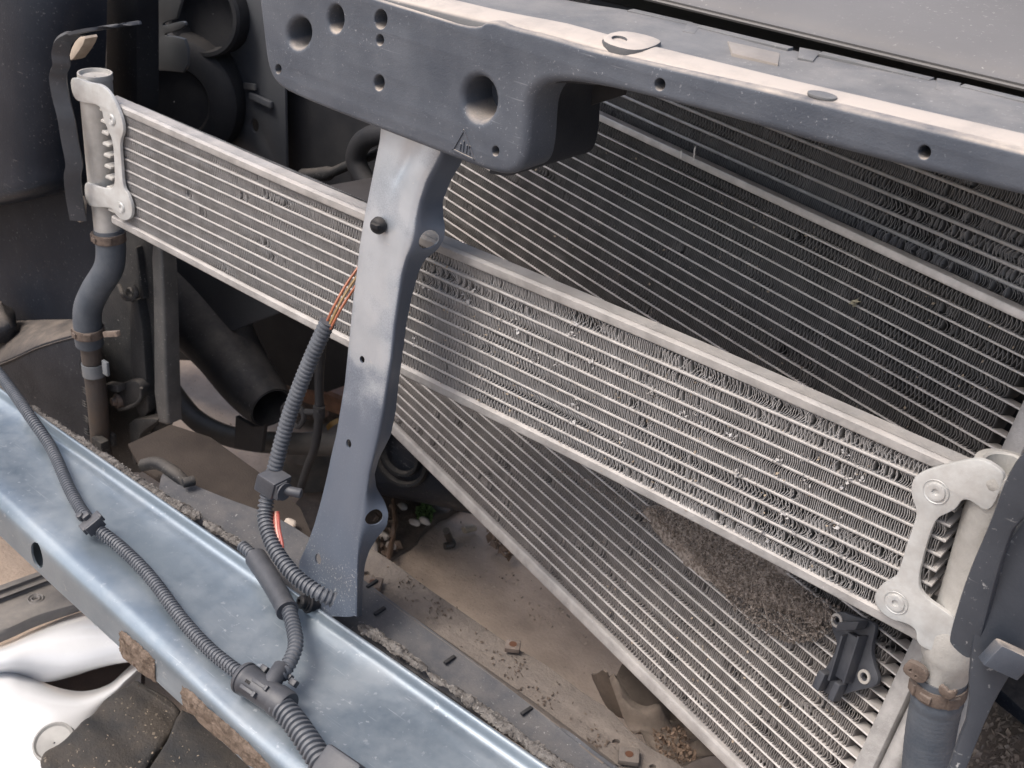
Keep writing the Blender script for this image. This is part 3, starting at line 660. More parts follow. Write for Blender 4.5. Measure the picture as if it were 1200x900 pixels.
def punch(px, py, y, rx, ry, ax, rot=0.0):
    c = WY(px, py, y); ax = nrm(ax); up = nrm(Z0 - ax * (Z0 @ ax)); sd_ = np.cross(ax, up)
    L = ell(0, 0, rx, ry, rot, 18); lo = [c - ax * .02 + sd_ * a + up * b for a, b in L]; hi = [c + ax * .02 + sd_ * a + up * b for a, b in L]
    vs, fs = loft([lo, hi], True); n = len(L); return vs, fs + [tuple(range(n)), tuple(range(n, 2 * n))]
h1, n1_ = flange_pt(502, 281); h2, n2_ = flange_pt(438, 606)
def punch3(c, ax, rx, ry):
    up = nrm(Z0 - ax * (Z0 @ ax)); sd_ = np.cross(ax, up); L = ell(0, 0, rx, ry, 0, 20)
    lo = [c - ax * .009 + sd_ * a + up * b for a, b in L]; hi = [c + ax * .009 + sd_ * a + up * b for a, b in L]; vs, fs = loft([lo, hi], True); n = len(L); return vs, fs + [tuple(range(n)), tuple(range(n, 2 * n))]
cut(sb, [punch3(h1, n1_, .0088, .0085), punch3(h2, n2_, .0080, .0075), punch(408, 520, -.085, .0033, .0040, V(0, -1, .1)), punch(373.5, 655, -.10, .0042, .0058, V(0, -1, .1)), punch(425, 421, -.072, .003, .003, V(0, -1, .1))])
for p in sb.data.polygons: p.use_smooth = True
sb.data.set_sharp_from_angle(angle=math.radians(45))
c = WY(445, 264, -.056)
put('push_clip', join([lathe(c, V(.1, -1, .2), [(-.004, .003), (0, .003), (0, .0068), (.002, .0072), (.005, .006), (.0065, .0035), (.0066, .0001)], 18), box(c + V(.002, -.007, .002), V(.004, 0, 0), V(0, .002, 0), V(0, 0, .0016), .0005)]), BLACK, st)

# ------------------------------------------------------------------ lower crossmember
lb = thing('crossmember', 'blue grey steel crossmember running along the bottom with a cable lying on it', 'crossmember', WZ(300, 720, -.34))
bx0, bx1 = -1.15, 0.75
def bkY(x): return -0.110 + 0.0 * x
def frY(x): return -0.227 + (-0.243 + 0.227) / (-0.0717 + 0.3471) * (x + 0.3471)
prof = [(-.012, -.330), (-.010, -.302), (-.004, -.2965), (.010, -.2962), (.022, -.2985), (.040, -.3035), (.075, -.3062), (.13, -.3072), (.20, -.3084), (.28, -.3092), (.40, -.3097), (.55, -.3096), (.68, -.3090), (.80, -.3085), (.88, -.3090), (.93, -.3103), (.975, -.3140), (1.0, -.3195), (1.002, -.335), (1.0, -.350), (.985, -.3535), (.80, -.354)]
rows = []
for x in np.linspace(bx0, bx1, 90):
    B, Fr = bkY(x), frY(x); wob = .0012 * math.sin(x * 11) + .0008 * math.sin(x * 23 + 1)
    r = []
    for k, (s, z) in enumerate(prof):
        q = 1 if 6 < k < 16 else 0
        face = 1.0 - .25 * max(0, min(1, (x + .4) / .5)) if z < -.3195 and k > 16 else 1
        zz = -.3195 + (z + .3195) * face if k > 16 else z
        r.append(V(x, B + (Fr - B) * s, zz + wob * q))
    rows.append(catmull(r, 3))
vs, fs = loft(rows); bm_ = link('beam', mesh(vs, fs, True, ang=60), STEEL, lb)
bake(bm_, [('SOLIDIFY', dict(thickness=0.0022, offset=0))])
fy = frY(WY(46, 650, -.212)[0])
cut(bm_, [punch(46, 650, fy, .0115, .0165, V(.0, -1, 0), .3)])
for p in bm_.data.polygons: p.use_smooth = True
bm_.data.set_sharp_from_angle(angle=math.radians(45))
def beam_face(px, py):
    r = ray(px, py); t0 = .3
    for _ in range(30):
        p = CAM + t0 * r; t0 += (frY(p[0]) - p[1]) / r[1]
    return CAM + t0 * r
for tp, bt in (([(141, 737), (150, 741), (163, 752), (175, 763), (184, 773)], [(142, 762), (149, 769), (160, 779), (171, 788), (184, 799)]), ([(214, 802), (230, 813), (255, 836), (280, 858), (303, 880), (325, 902)], [(216, 826), (232, 840), (252, 857), (275, 876), (296, 893), (312, 908)])):
    rw = []
    for f in np.linspace(0, 1, 9):
        r = []
        for k, (A, B) in enumerate(zip(tp, bt)):
            p = beam_face(A[0] * (1 - f) + B[0] * f, A[1] * (1 - f) + B[1] * f); e = (0 if f in (0, 1) or k in (0, len(tp) - 1) else 1); r.append(p + V(0, -.0016 - .0035 * e, 0))
        rw.append(r)
    put('foam_pad', bumpy(bumpy(sheet(rw, .003, 7, 2), .0016, 110, 3), .0011, 420, 8), MUD, lb, label='dried brown foam pad on the front face')
# crumbling foam along the back lip: separate lengths
def onback(px, py, z=-.296, dy=0.0): p = WZ(px, py, z); return p + V(0, dy, 0)
def crumb(pts, r, seed, m=FOAM):
    P = resample(catmull([onback(*q, z=-.3005) for q in pts], 6), .0012); rg = np.random.default_rng(seed); rows = []
    n = 16; h0 = np.convolve(rg.normal(0, 1, len(P) + 30), np.ones(9) / 3, 'same')[15:15 + len(P)]
    for i, p in enumerate(P):
        end = min(1, i / 6, (len(P) - 1 - i) / 6); t = nrm(P[min(i + 1, len(P) - 1)] - P[max(i - 1, 0)]); sd_ = nrm(np.cross(Z0, t)); a = (.85 + .16 * h0[i]) * (.25 + .75 * end)
        rows.append([p + sd_ * r * 1.05 * a * math.cos(k / n * 6.2832) * (1 + .10 * math.sin(k * 3 + seed)) + Z0 * r * .62 * a * math.sin(k / n * 6.2832) for k in range(n)])
    vs, fs = loft(rows, True); fs += [tuple(range(n)), tuple(range((len(rows) - 1) * n, len(rows) * n))]
    vs = [np.array(v) + V(0, noise.noise((v[0] * 60, v[1] * 700, v[2] * 700)), noise.noise((v[0] * 60 + 9, v[1] * 700, v[2] * 700))) * r * .3 + np.array(noise.noise_vector(Vector(v) * 600)) * r * .22 for v in vs]
    return vs, fs
for k, (pts, r) in enumerate((([(-40, 425), (10, 462), (40, 482), (75, 505), (140, 548), (190, 582), (236, 608)], .0062), ([(238, 610), (262, 626), (285, 640), (305, 655)], .0052), ([(420, 733), (440, 744), (470, 764), (500, 786)], .0056), ([(500, 788), (515, 798), (528, 806)], .0034), ([(526, 804), (560, 828), (600, 858), (650, 894), (690, 922)], .0060))):
    put('foam_strip', crumb(pts, r, k), FOAM, lb, label=None)
c = WZ(357, 706, -.290)
put('bolt', join([lathe(c, V(-.35, -.85, .4), [(-.012, .0075), (0, .0075), (.0, .006), (.004, .0065), (.006, .005), (.0062, .0028), (.003, .0024), (.003, .0001)], 20), lathe(c, V(-.35, -.85, .4), [(-.005, .0095), (-.003, .0098), (-.002, .009), (-.002, .001)], 20)]), BLACK, lb)

# ------------------------------------------------------------------ undertray behind the crossmember
ut = thing('undertray', 'dust covered plastic tray behind the crossmember with scalloped edge', 'tray', WZ(620, 830, -.34))
def lineat(pts, z): return catmull([WZ(a, b, z) for a, b in pts], 4)
e1 = [(185, 586), (240, 622), (300, 664), (430, 751), (560, 838), (700, 932), (860, 1040)]
e2 = [(188, 562), (250, 596), (330, 640), (450, 722), (580, 812), (720, 905), (880, 1015)]
e3 = [(192, 553), (255, 580), (340, 615), (440, 690), (575, 790), (690, 880), (850, 1000)]
rows = [resample(catmull([WZ(a, b, z) for a, b in e], 8), .03)[:24] for e, z in ((e1, -.315), (e2, -.311), (e3, -.309))]
put('rear_lip', sheet(rows, .003, 5, 4), mat('blue grey dusty plastic', (.042, .046, .055), (.06, .063, .07), .7, 0, 20, bump=.3, dust=.5, dustc=(.15, .135, .125), speck=.5, dn=40), ut)
e4 = [(445, 672), (500, 705), (545, 738), (600, 785), (660, 830), (720, 872), (860, 985)]
e5 = [(425, 636), (458, 656), (500, 688), (544, 718), (600, 757), (635, 775), (662, 795), (690, 816), (715, 830), (732, 850), (755, 872), (800, 897), (870, 950)]
out = [(410, 672), (440, 690), (575, 790), (690, 880), (850, 1000)] + e5[::-1] + [(405, 622)]
g = plZ(out, -.318, .004, .001, [(ell(722, 869, 4.5, 3), .0005, None), (ell(716, 898, 5, 3), .0005, None), (ell(765, 898, 4, 2.5), .0005, None), (ell(430, 672, 3.5, 2.6), .0005, None)], it=1)
put('tray_floor', g, TRAY, ut)
# raised step along the tray
rows = [[WZ(a, b, z) for a, b in L] for L, z in (([(430, 700), (520, 765), (600, 825), (700, 900)], -.3165), ([(438, 692), (528, 757), (610, 817), (710, 893)], -.309), ([(452, 700), (545, 765), (625, 822), (725, 897)], -.3165))]
put('tray_rib', sheet(rows, .002, 4, 3), TRAY, ut)
for q in ((445, 716), (527, 773), (617, 833), (436, 684)):
    a = WZ(q[0] - 6, q[1] + 4, -.3085); b = WZ(q[0] + 6, q[1] - 4, -.3085)
    put('slot', box((a + b) / 2, (b - a) / 2, nrm(np.cross(Z0, b - a)) * .0016, V(0, 0, .0012), .0004), DARK, ut)
for q, s in (((437, 684), .010), ((601, 757), .008), ((737, 886), .010)):
    p = WZ(*q, -.312); put('clip_nut', box(p, V(.7, .5, 0) * s, V(-.45, .7, 0) * s, V(0, 0, .0022), .001), RUST if s < .011 and q[0] < 700 else TRAY, ut)
    put('nut_hole', cyl(p + V(0, 0, .001), p + V(0, 0, .0026), .0035, 14), mat('rust hole', (.10, .045, .025)), ut)
# darker tray panel left of the strut
dk = [(150, 520), (200, 497), (247, 512), (308, 556), (352, 595), (372, 640), (340, 640), (300, 632), (228, 590), (165, 548)]
put('tray_wing', plZ(dk, -.335, .004, .001, it=0), mat('brown grimy plastic', (.030, .024, .021), (.048, .038, .032), .85, 0, 18, bump=.4, dust=.25, dustc=(.09, .075, .062), spec=.2), ut)
p = WZ(200, 560, -.318)
put('duct_stub', join([sweep(catmull([WZ(168, 545, -.315), WZ(185, 543, -.305), WZ(205, 555, -.305), WZ(222, 572, -.315)], 6), .007, 12), cyl(WZ(214, 566, -.300), WZ(228, 563, -.300), .0055, 16, .001)]), SIDE, ut)

# ------------------------------------------------------------------ wiring harness
wh = thing('wiring_harness', 'grey corrugated wiring harness lying over the crossmember and up beside the strut', 'wiring harness', WZ(310, 810, -.3))
zc = -.294
def HZ(pts): return [WZ(a, b, z) for a, b, z in pts]
put('conduit', conduit(HZ([(-60, 360, -.285), (-15, 420, -.287), (12, 455, -.287), (35, 488, -.287), (60, 525, -.293), (84, 578, -.296), (107, 613, -.294), (140, 640, -.296), (175, 675, -.296), (215, 728, -.296), (250, 765, -.295), (292, 797, -.292)]), .0064, .0040, slit=4), COND, wh)
put('conduit', conduit(HZ([(318, 800, -.288), (334, 785, -.284), (346, 760, -.282), (344, 735, -.283), (335, 706, -.283), (325, 690, -.283)]), .0070, .0048, slit=5), COND, wh)
put('conduit', conduit(HZ([(318, 818, -.291), (340, 840, -.291), (360, 868, -.291), (378, 896, -.291), (400, 930, -.291)]), .0108, .0055, 20, slit=6), COND, wh)
dcon = [(391, 703, -.132), (372, 694, -.140), (347, 676, -.142), (326, 650, -.138), (313, 620, -.128), (311, 596, -.118), (318, 565, -.108), (335, 500, -.092), (350, 456, -.082), (368, 412, -.072), (384, 377, -.064)]
put('conduit', conduit([WY(*q) for q in dcon], .0072, .0042, slit=9), COND, wh)
put('conduit', conduit(HZ([(284, 640, -.288), (296, 650, -.287), (308, 660, -.286)]), .0058, .0045), COND, wh)
# rubber sleeve
P = catmull(HZ([(300, 654, -.286), (312, 672, -.284), (324, 692, -.283), (337, 716, -.283)]), 8)
put('sleeve', sweep(P, lambda t: .0105 - .0012 * t + (.001 if t > .95 else 0), 20), CONN, wh)
# T connector
a, b = WZ(284, 793, -.291), WZ(337, 829, -.291); d = nrm(b - a); L_ = np.linalg.norm(b - a)
tj = put('junction_box', lathe(a, d, [(0, .006), (0, .0132), (.0015, .0142), (.0035, .0142), (.0042, .0130), (.0052, .0130), (.006, .0140), (.0075, .0140), (.009, .0128), (L_ * .75, .0125), (L_ * .76, .0135), (L_ - .002, .0135), (L_, .0125), (L_, .006)], 28), CONN, wh)
s0 = WZ(313, 808, -.287); s1 = WZ(331, 781, -.283)
put('branch_stub', cyl(s0, s1, .0082, 20, .001, .0076), CONN, wh)
up = nrm(nrm(CAM - a) - d * (nrm(CAM - a) @ d)); sdv = np.cross(d, up)
for k, (f1, sd2) in enumerate(((.38, .0065), (.50, -.0030))):
    o_ = a + d * L_ * f1 + up * .0122 + sdv * sd2 * 1.0
    put('latch', join([box(o_, d * .0085, sdv * .0016, up * .0016, .0005), box(o_ + d * .0075, d * .0015, sdv * .0024, up * .0026, .0005)]), CONN, wh)
for q in ((338, 793), (344, 800), (338, 812), (322, 788), (310, 784)):
    p = WZ(*q, -.288); put('latch', box(p, d * .0035, sdv * .0028, up * .0028, .0008), CONN, wh)
mk = []
for k in range(3):
    o_ = a + d * (L_ * .26 + k * .0018) + up * .0131 + sdv * .001; mk += [box(o_, (d * .5 + sdv) * .0012, (d - sdv * .5) * .0003, up * .0003), box(o_, (d * .5 - sdv) * .0012, (d + sdv * .5) * .0003, up * .0003)]
put('moulded_mark', join(mk), BLACK, wh)
put('end_connector', box(WZ(400, 905, -.288), d * .018, sdv * .013, up * .013, .003), CONN, wh)
# cable clips
p = WZ(108, 613, -.289); dl = nrm(WZ(140, 640, -.296) - WZ(84, 578, -.296)); u2 = nrm(nrm(CAM - p) - dl * (nrm(CAM - p) @ dl)); s2 = np.cross(dl, u2)
put('cable_clip', join([box(p + u2 * .001, dl * .0055, s2 * .0115, u2 * .0035, .001), box(p - dl * .007 + u2 * .003, dl * .004, s2 * .004, u2 * .006, .0015), box(p + dl * .0085 + u2 * .002, dl * .002, s2 * .009, u2 * .006, .001), cyl(p + s2 * .004 - dl * .010 + u2 * .003, p + s2 * .004 - dl * .010 + u2 * .011, .0036, 14, .001)]), CONN, wh)
p = WY(319, 566, -.112)
put('cable_clip', join([box(p, V(.012, 0, 0), V(.003, 0, .010), V(0, -.010, 0), .002), box(p + V(.012, -.002, 0), V(.004, 0, 0), V(0, 0, .008), V(0, -.006, 0), .001), cyl(p + V(.014, 0, 0), p + V(.030, .008, 0), .0045, 14, .001), cyl(p + V(.017, -.001, 0), p + V(.0185, -.001, 0), .0085, 18)]), CONN, wh)
wr = [[(380, 384, -.066), (392, 358, -.056), (408, 330, -.040), (430, 300, -.02)], [(384, 386, -.066), (397, 358, -.056), (412, 333, -.040), (432, 306, -.02)], [(387, 386, -.066), (400, 361, -.056), (415, 338, -.040), (434, 312, -.02)]]
for L, m in zip(wr, (ORANGE, YELLOW, ORANGE)): put('wire', sweep(catmull([WY(*q) for q in L], 6), .0012, 8), m, wh)
for k in range(3):
    put('wire', sweep(catmull([WY(321 + k * 2.4, 600, -.112), WY(322 + k * 2.6, 620, -.124), WY(326 + k * 2.4, 638, -.130), WY(327 + k * 2, 655, -.136)], 6), .0015, 8), RED if k != 1 else mat('pale wire', (.62, .35, .28)), wh)

# ------------------------------------------------------------------ left hose
hl = thing('coolant_hose', 'blue grey S shaped rubber hose under the left end of the intercooler', 'hose', WY(110, 530, .02))
hp = [(127, 268, .014), (130, 292, .014), (127, 315, .012), (112, 340, .006), (103, 362, .002), (103, 385, .002), (105, 402, .004)]
put('hose_body', sweep(resample(catmull([WY(*q) for q in hp], 10), .002), lambda t: .0165 + .00012 * math.sin(t * 260), 24), RUBBER, hl)
pp = [(106, 396, .004), (108, 420, .006), (112, 450, .008), (116, 490, .01), (120, 540, .012)]
put('metal_pipe', sweep(resample(catmull([WY(*q) for q in pp], 8), .004), .0125, 20), mat('dull pipe', (.050, .050, .053), (.085, .065, .052), .6, .2, 14, bump=.3), hl)
def clamp(name, c, ax, r, wd, parent, seed=0, ear=V(0, -1, 0)):
    ax = nrm(ax); e = nrm(ear - ax * (ear @ ax)); s = np.cross(ax, e)
    parts = [lathe(c, ax, [(-wd / 2, r * .98), (-wd / 2, r * 1.05), (-wd * .3, r * 1.07), (0, r * 1.045), (wd * .3, r * 1.07), (wd / 2, r * 1.05), (wd / 2, r * .98)], 32)]
    for k, a_ in enumerate((-.9, .1, .8)):
        dr = e * math.cos(a_) + s * math.sin(a_); parts.append(box(c + dr * r * 1.09, np.cross(ax, dr) * r * .24, ax * wd * (.42 if k != 1 else .25), dr * r * .06, .0008))
    put(name, bumpy(join(parts), .0003, 150, seed), RUST, parent)
clamp('hose_clamp', WY(128, 277, .014), WY(130, 292, .014) - WY(127, 268, .014), .0172, .0105, hl, 1)
clamp('hose_clamp', WY(104, 388, .002), V(0.02, 0, -1), .0172, .011, hl, 2)
put('clamp_ear', box(WY(131, 391, -.008), V(.014, 0, .006), V(0, .003, 0), V(-.001, 0, .003), .001), RUST, hl)
put('pipe_clip', join([lathe(WY(110, 432, .006), V(.05, 0, -1), [(-.008, .0125), (-.008, .0140), (.008, .0140), (.008, .0125)], 24), box(WY(124, 431, .0), V(.005, 0, 0), V(0, .002, 0), V(0, 0, .009), .001)]), mat('grey clip', (.14, .15, .16)), hl)
put('pipe_clip', join([box(WY(118, 522, .0), V(.010, 0, 0), V(0, .006, 0), V(0, 0, .010), .001)]), SIDE, hl)

# ------------------------------------------------------------------ right hose
hr = thing('coolant_hose', 'thick blue grey rubber hose below the right end of the intercooler', 'hose', WY(1085, 900, .014))
hp = [(1104, 790, .014), (1098, 820, .014), (1092, 850, .015), (1088, 880, .016), (1084, 930, .018), (1080, 1000, .02)]
put('hose_body', sweep(resample(catmull([WY(*q) for q in hp], 8), .0016), lambda t: .0176 + (.0006 if abs(t - .13) < .02 else 0) + .0002 * math.sin(t * 260), 28), RUBBER, hr)
clamp('hose_clamp', WY(1101, 803, .014), WY(1092, 850, .015) - WY(1104, 790, .014), .0182, .011, hr, 3)
put('clamp_ear', bumpy(plY([(1060, 778), (1068, 775), (1084, 785), (1087, 797), (1080, 803), (1063, 793), (1057, 786)], -.007, .004, .001, [(ell(1067, 786, 1.6), .0003, None), (ell(1073, 793, 1.5), .0003, None)], it=1), .0004, 120), RUST, hr)
put('clamp_tab', bumpy(plY([(1100, 803), (1107, 806), (1112, 812), (1119, 809), (1121, 815), (1114, 821), (1105, 818), (1099, 811)], -.0065, .003, .0008, it=1), .0004, 120), RUST, hr)

# ------------------------------------------------------------------ black strap bracket at the left tank
sp = thing('strap_bracket', 'thin black bent strap hanging beside the left tank', 'bracket', WY(90, 240, -.02))
rib = [(162, 27, .035), (140, 30, .012), (122, 32, -.004), (103, 35, -.012), (86, 40, -.018), (75, 48, -.02), (71, 62, -.02), (72, 76, -.02), (68, 90, -.02), (72, 116, -.02), (78, 140, -.02), (82, 165, -.02), (87, 192, -.02), (85, 206, -.022), (87, 230, -.02), (92, 258, -.018)]
P = catmull([WY(*q) for q in rib], 5); rows = []
for i, p in enumerate(P):
    t = i / (len(P) - 1); tg = nrm(P[min(i + 1, len(P) - 1)] - P[max(i - 1, 0)])
    sd_ = nrm(np.cross(tg, V(.55, -.83, 0))) ; wv = V(.0, .022, 0) if t < .25 else V(.013, .012, 0)
    wd = (.35 + .65 * min(1, t / .15)); nv = nrm(np.cross(tg, wv)) * .0016
    rows.append([p - wv * wd * .5 + nv, p + nv * 1.5, p + wv * wd * .5 + nv, p + wv * wd * .5 - nv, p - nv * .5, p - wv * wd * .5 - nv])
vs, fs = loft(rows, True); n = 6; fs += [tuple(range(n)), tuple(range((len(rows) - 1) * n, len(rows) * n))]
put('strap', (vs, fs), mat('black strap plastic', (.022, .025, .031), (.035, .038, .045), .45, 0, 30, bump=.15, speck=.3, dust=.3), sp, ang=50)
put('tan_wedge', plY([(81, 62), (90, 44), (101, 42), (96, 55), (82, 74)], .02, .015, .001, it=1), mat('plain tan', (.42, .35, .28), (.34, .28, .22), .9, 0, 90), sp)  # small tan wedge set behind the strap
put('bolt_tab', join([plY([(86, 228), (98, 232), (97, 258), (92, 262), (86, 252)], -.012, .004, .001, it=1), cyl(WY(88, 248, -.013), WY(88, 248, -.017), .004, 14)]), mat('tan metal', (.33, .28, .23), (.22, .18, .15), .6, .3), sp)

# ------------------------------------------------------------------ black plate at the right, close to the camera
rp = thing('side_bracket', 'black plastic side bracket at the right edge, close to the lens', 'bracket', WY(1150, 880, -.05))
PY_ = -0.055; SIDEP = mat('scratched side plastic', (.030, .035, .044), (.045, .051, .062), .38, 0, 16, bump=.15, spec=.4, dust=.3, scr=0.8, speck=.8, speckc=(.45, .45, .44), sscale=180)
put('plate', plY([(1330, 480), (1205, 520), (1177, 560), (1160, 612), (1132, 675), (1111, 745), (1112, 757), (1136, 777), (1147, 760), (1158, 715), (1172, 660), (1195, 600), (1330, 560)], PY_, .006, .0025, it=2), SIDEP, rp)
wo = WY(1140, 777, -.058)
put('wing', plP([(1149, 690), (1178, 640), (1215, 590), (1330, 520), (1340, 690), (1225, 742), (1196, 775), (1176, 805), (1160, 835), (1141, 882), (1120, 935), (1101, 935), (1122, 872), (1136, 838), (1136, 779)], wo, V(.42, -.88, .22), .005, .002, it=1), SIDEP, rp)
put('peg', box(WY(1180, 772, -.062), V(.0095, .006, -.004), V(.004, -.008, .004), V(.003, 0, .0095), .002), PLAST, rp)

# ------------------------------------------------------------------ small black bracket resting on the condenser
sb2 = thing('sensor_bracket', 'small black moulded bracket lying on the lower condenser corner', 'bracket', cp(-.04, .03, .01))
n2 = nn; o2 = cp(-.04, .02, .010)
put('bracket_plate', plP([(972, 722), (985, 715), (1000, 722), (1022, 728), (1027, 735), (1020, 760), (1024, 780), (1030, 795), (1026, 805), (1010, 808), (995, 812), (975, 818), (958, 805), (955, 796), (970, 780), (982, 755), (975, 740)], o2, n2, .004, .001, [(ell(1013, 793, 3, 3.4), .0005, None), (ell(981, 727, 2.2, 2.6), .0005, None)], it=2), CONN, sb2)
rc = lambda a, b, h: WP(a, b, o2 + n2 * h, n2)
put('channel', join([box((rc(1003, 745, .004) + rc(985, 795, .004)) / 2, (rc(985, 795, .004) - rc(1003, 745, .004)) / 2, nrm(np.cross(n2, rc(985, 795, 0) - rc(1003, 745, 0))) * .0060, n2 * .0022, .0008)] +
    [box((rc(1011 - k * 19, 745 - k * 1, .006) + rc(993 - k * 17, 800 - k * 3, .006)) / 2, (rc(993 - k * 17, 800 - k * 3, .006) - rc(1011 - k * 19, 745 - k, .006)) / 2, nrm(np.cross(n2, rc(985, 795, 0) - rc(1003, 745, 0))) * .0011, n2 * .0058, .0005) for k in range(2)]), CONN, sb2)
put('hook', box(rc(998, 733, .010), rc(1010, 730, 0) * .45 - rc(988, 735, 0) * .45 + u * .002, vv * .004, n2 * .006, .001), CONN, sb2)
put('prong', box(rc(963, 797, .006), u * .0035, vv * .008, n2 * .0045, .001), CONN, sb2)
put('prong', box(rc(981, 810, .006), u * .003, vv * .008, n2 * .0045, .001), CONN, sb2)
for q in ((1013, 793), (981, 727)):
    put('eyelet', lathe(WP(*q, o2, n2), n2, [(.0, .0058), (.001, .0056), (.0012, .0035), (-.002, .003)], 18), mat('pale eyelet', (.45, .42, .38)), sb2)

# ------------------------------------------------------------------ left side: wing liner, shelf, support, engine bay pieces
wl = thing('wing_liner', 'glossy black scratched plastic wing liner at the upper left', 'liner', WY(20, 235, .03))
rows = [[WY(a, b, y) for a, b, y in r] for r in (
    [(-140, -120, .12), (-40, -120, .075), (40, -120, .05), (128, -120, .075)], [(-140, -20, .05), (-40, -20, .025), (40, -25, .015), (126, -25, .07)], [(-140, 80, .02), (-40, 80, .004), (40, 75, .002), (124, 70, .07)],
    [(-140, 200, .02), (-40, 195, .0), (40, 190, .0), (118, 178, .07)], [(-140, 243, .02), (-40, 234, .0), (40, 222, .0), (116, 204, .07)], [(-140, 256, .04), (-40, 246, .02), (40, 233, .02), (116, 212, .08)], [(-140, 256, .10), (-40, 246, .08), (40, 232, .08), (116, 210, .11)])]
put('liner_skin', sheet(rows, .003, 6, 5), GLOSS, wl, ang=60)
lt = thing('lamp_tray', 'black plastic headlamp tray with a dusty ledge at the left', 'tray', WY(40, 480, .03))
put('tray_back', plY([(-140, 200), (125, 200), (125, 400), (60, 410), (-140, 420)], .075, .01, .001, it=0), mat('blue black plastic', (.012, .015, .022), (.018, .022, .030), .5, 0, 12, spec=.15, bump=.1, speck=.6, speckc=(.2, .2, .2)), lt)
rows = [[WY(a, b, y) for a, b, y in r] for r in ([(-140, 385, .074), (-20, 378, .074), (40, 375, .074), (98, 374, .074)], [(-140, 425, .03), (-20, 405, .03), (50, 392, .03), (98, 384, .04)], [(-140, 452, .0), (-20, 433, .0), (50, 406, .005), (104, 392, .02)], [(-140, 470, -.004), (-20, 446, -.004), (50, 418, .0), (106, 402, .016)], [(-140, 640, .0), (-20, 600, .0), (60, 560, .002), (124, 545, .018)])]
put('ledge', sheet(rows, .003, 6, 5), mat('dusty ledge plastic', (.016, .018, .023), (.028, .030, .036), .6, 0, 20, bump=.4, bscale=300, dust=.8, dustc=(.25, .21, .175), speck=.6, speckc=(.2, .19, .18), dlo=.45, spec=.25), lt)
hv = [V(*(WY(-12, 376, .03) + V(.052 * math.cos(a) * math.cos(e), .03 * math.sin(a) * math.cos(e), .028 * math.sin(e)))) for e in np.linspace(-.5, 1.57, 9) for a in np.linspace(0, 2 * math.pi, 25)[:-1]]
hv = bumpy(bumpy((hv, []), .004, 60), .002, 200)[0]; rr = [hv[i * 24:(i + 1) * 24] for i in range(9)]
put('hump', bumpy(loft(rr, True), .004, 40), MATS['dusty ledge plastic'], lt)
for q in ((89, 424), (99, 465), (101, 498)):
    c = WY(*q, .012); put('moulded_ring', join([lathe(c, -Y0, [(0, r), (.0012, r - .0005), (0, r - .0012)], 22) for r in (.0145, .0110, .0075)]), BLACK, lt)

sm = thing('side_support', 'black ribbed radiator side support beside the left hose', 'support', WY(170, 530, .05))
put('back_plate', plY([(112, 255), (150, 262), (183, 275), (190, 300), (196, 440), (198, 492), (190, 505), (180, 515), (172, 550), (160, 556), (118, 548), (114, 400)], .058, .012, .002, it=1), SIDE, sm)
put('rib', plY([(176, 286), (184, 286), (190, 298), (196, 490), (198, 500), (180, 494), (179, 352)], .040, .020, .004, it=1, segs=3), mat('scuffed grey plastic', (.045, .046, .047), (.075, .074, .073), .5, 0, 30, bump=.2, dust=.4, speck=.5), sm, label='lighter vertical rib')
put('rib', plY([(150, 350), (164, 352), (173, 470), (174, 486), (160, 492), (152, 430)], .046, .014, .003, it=1), SIDE, sm)
put('rib', plY([(157, 290), (160, 290), (168, 350), (164, 352)], .05, .01, .002, it=0), SIDE, sm)
put('foot', plY([(150, 492), (176, 490), (188, 492), (172, 502), (162, 512), (160, 545), (155, 545), (152, 512)], .038, .018, .002, it=1), SIDE, sm)
put('latch', bumpy(join([plY([(135, 452), (158, 444), (164, 452), (165, 468), (150, 478), (136, 474)], .036, .015, .003, it=1), box(WY(135, 453, .03), V(.014, 0, .005), V(0, .006, 0), V(-.001, 0, .004), .001), sweep(catmull([WY(140, 480, .032), WY(150, 478, .030), WY(163, 470, .030), WY(166, 455, .03)], 5), .0022, 8)]), .001, 60), SIDE, sm)
put('bolt', lathe(WY(137, 470, .034), V(-.2, -1, .1), [(-.006, .010), (0, .010), (.002, .0085), (.002, .0055), (.007, .005), (.0075, .0001)], 18), RUST, sm)
put('bolt', lathe(WY(152, 345, .046), V(-.1, -1, .1), [(-.006, .0085), (0, .0085), (.0012, .0075), (.0, .005), (-.003, .0001)], 18), SIDE, sm)
put('hook', bumpy(sweep(catmull([WY(140, 335, .045), WY(146, 348, .036), WY(155, 351, .034), WY(160, 344, .036), WY(157, 336, .045)], 5), .003, 8), .0008, 90), SIDE, sm)
put('clip', box(WY(131, 514, .02), V(.006, 0, 0), V(0, .003, 0), V(0, 0, .008), .001), SIDE, sm)

bw = thing('inner_wing', 'dark inner wing panel deep in the engine bay', 'panel', WY(300, 400, .4))
put('inner_panel', plY([(112, -120), (520, -120), (520, 330), (470, 400), (420, 425), (395, 462), (345, 455), (322, 448), (262, 425), (150, 420), (112, 380)], .37, .02, .003, it=1), DARK, bw)
put('splash_panel', plY([(150, 225), (470, 225), (440, 310), (322, 369), (196, 418), (150, 424)], .22, .006, .002, it=0), mat('blue black panel', (.026, .029, .036), (.038, .041, .047), .5, 0, 12, bump=.1), bw)
put('light_blocker', box(V(.42, .86, -.2), V(.85, 0, 0), V(0, .02, 0), V(0, 0, .46), .01), DARK, bw)  # unseen slab added to stop light coming in from behind
put('slotted_plate', plY([(252, 70), (262, -60), (330, -60), (334, 120), (336, 215), (300, 200), (262, 170), (258, 140)], .34, .004, .001, [(ell(298, 147, 4.8, 8.2, -.1), .001, None)], it=0), mat('charcoal plate', (.055, .059, .067), (.075, .078, .084), .55, 0, 15, bump=.15), bw)
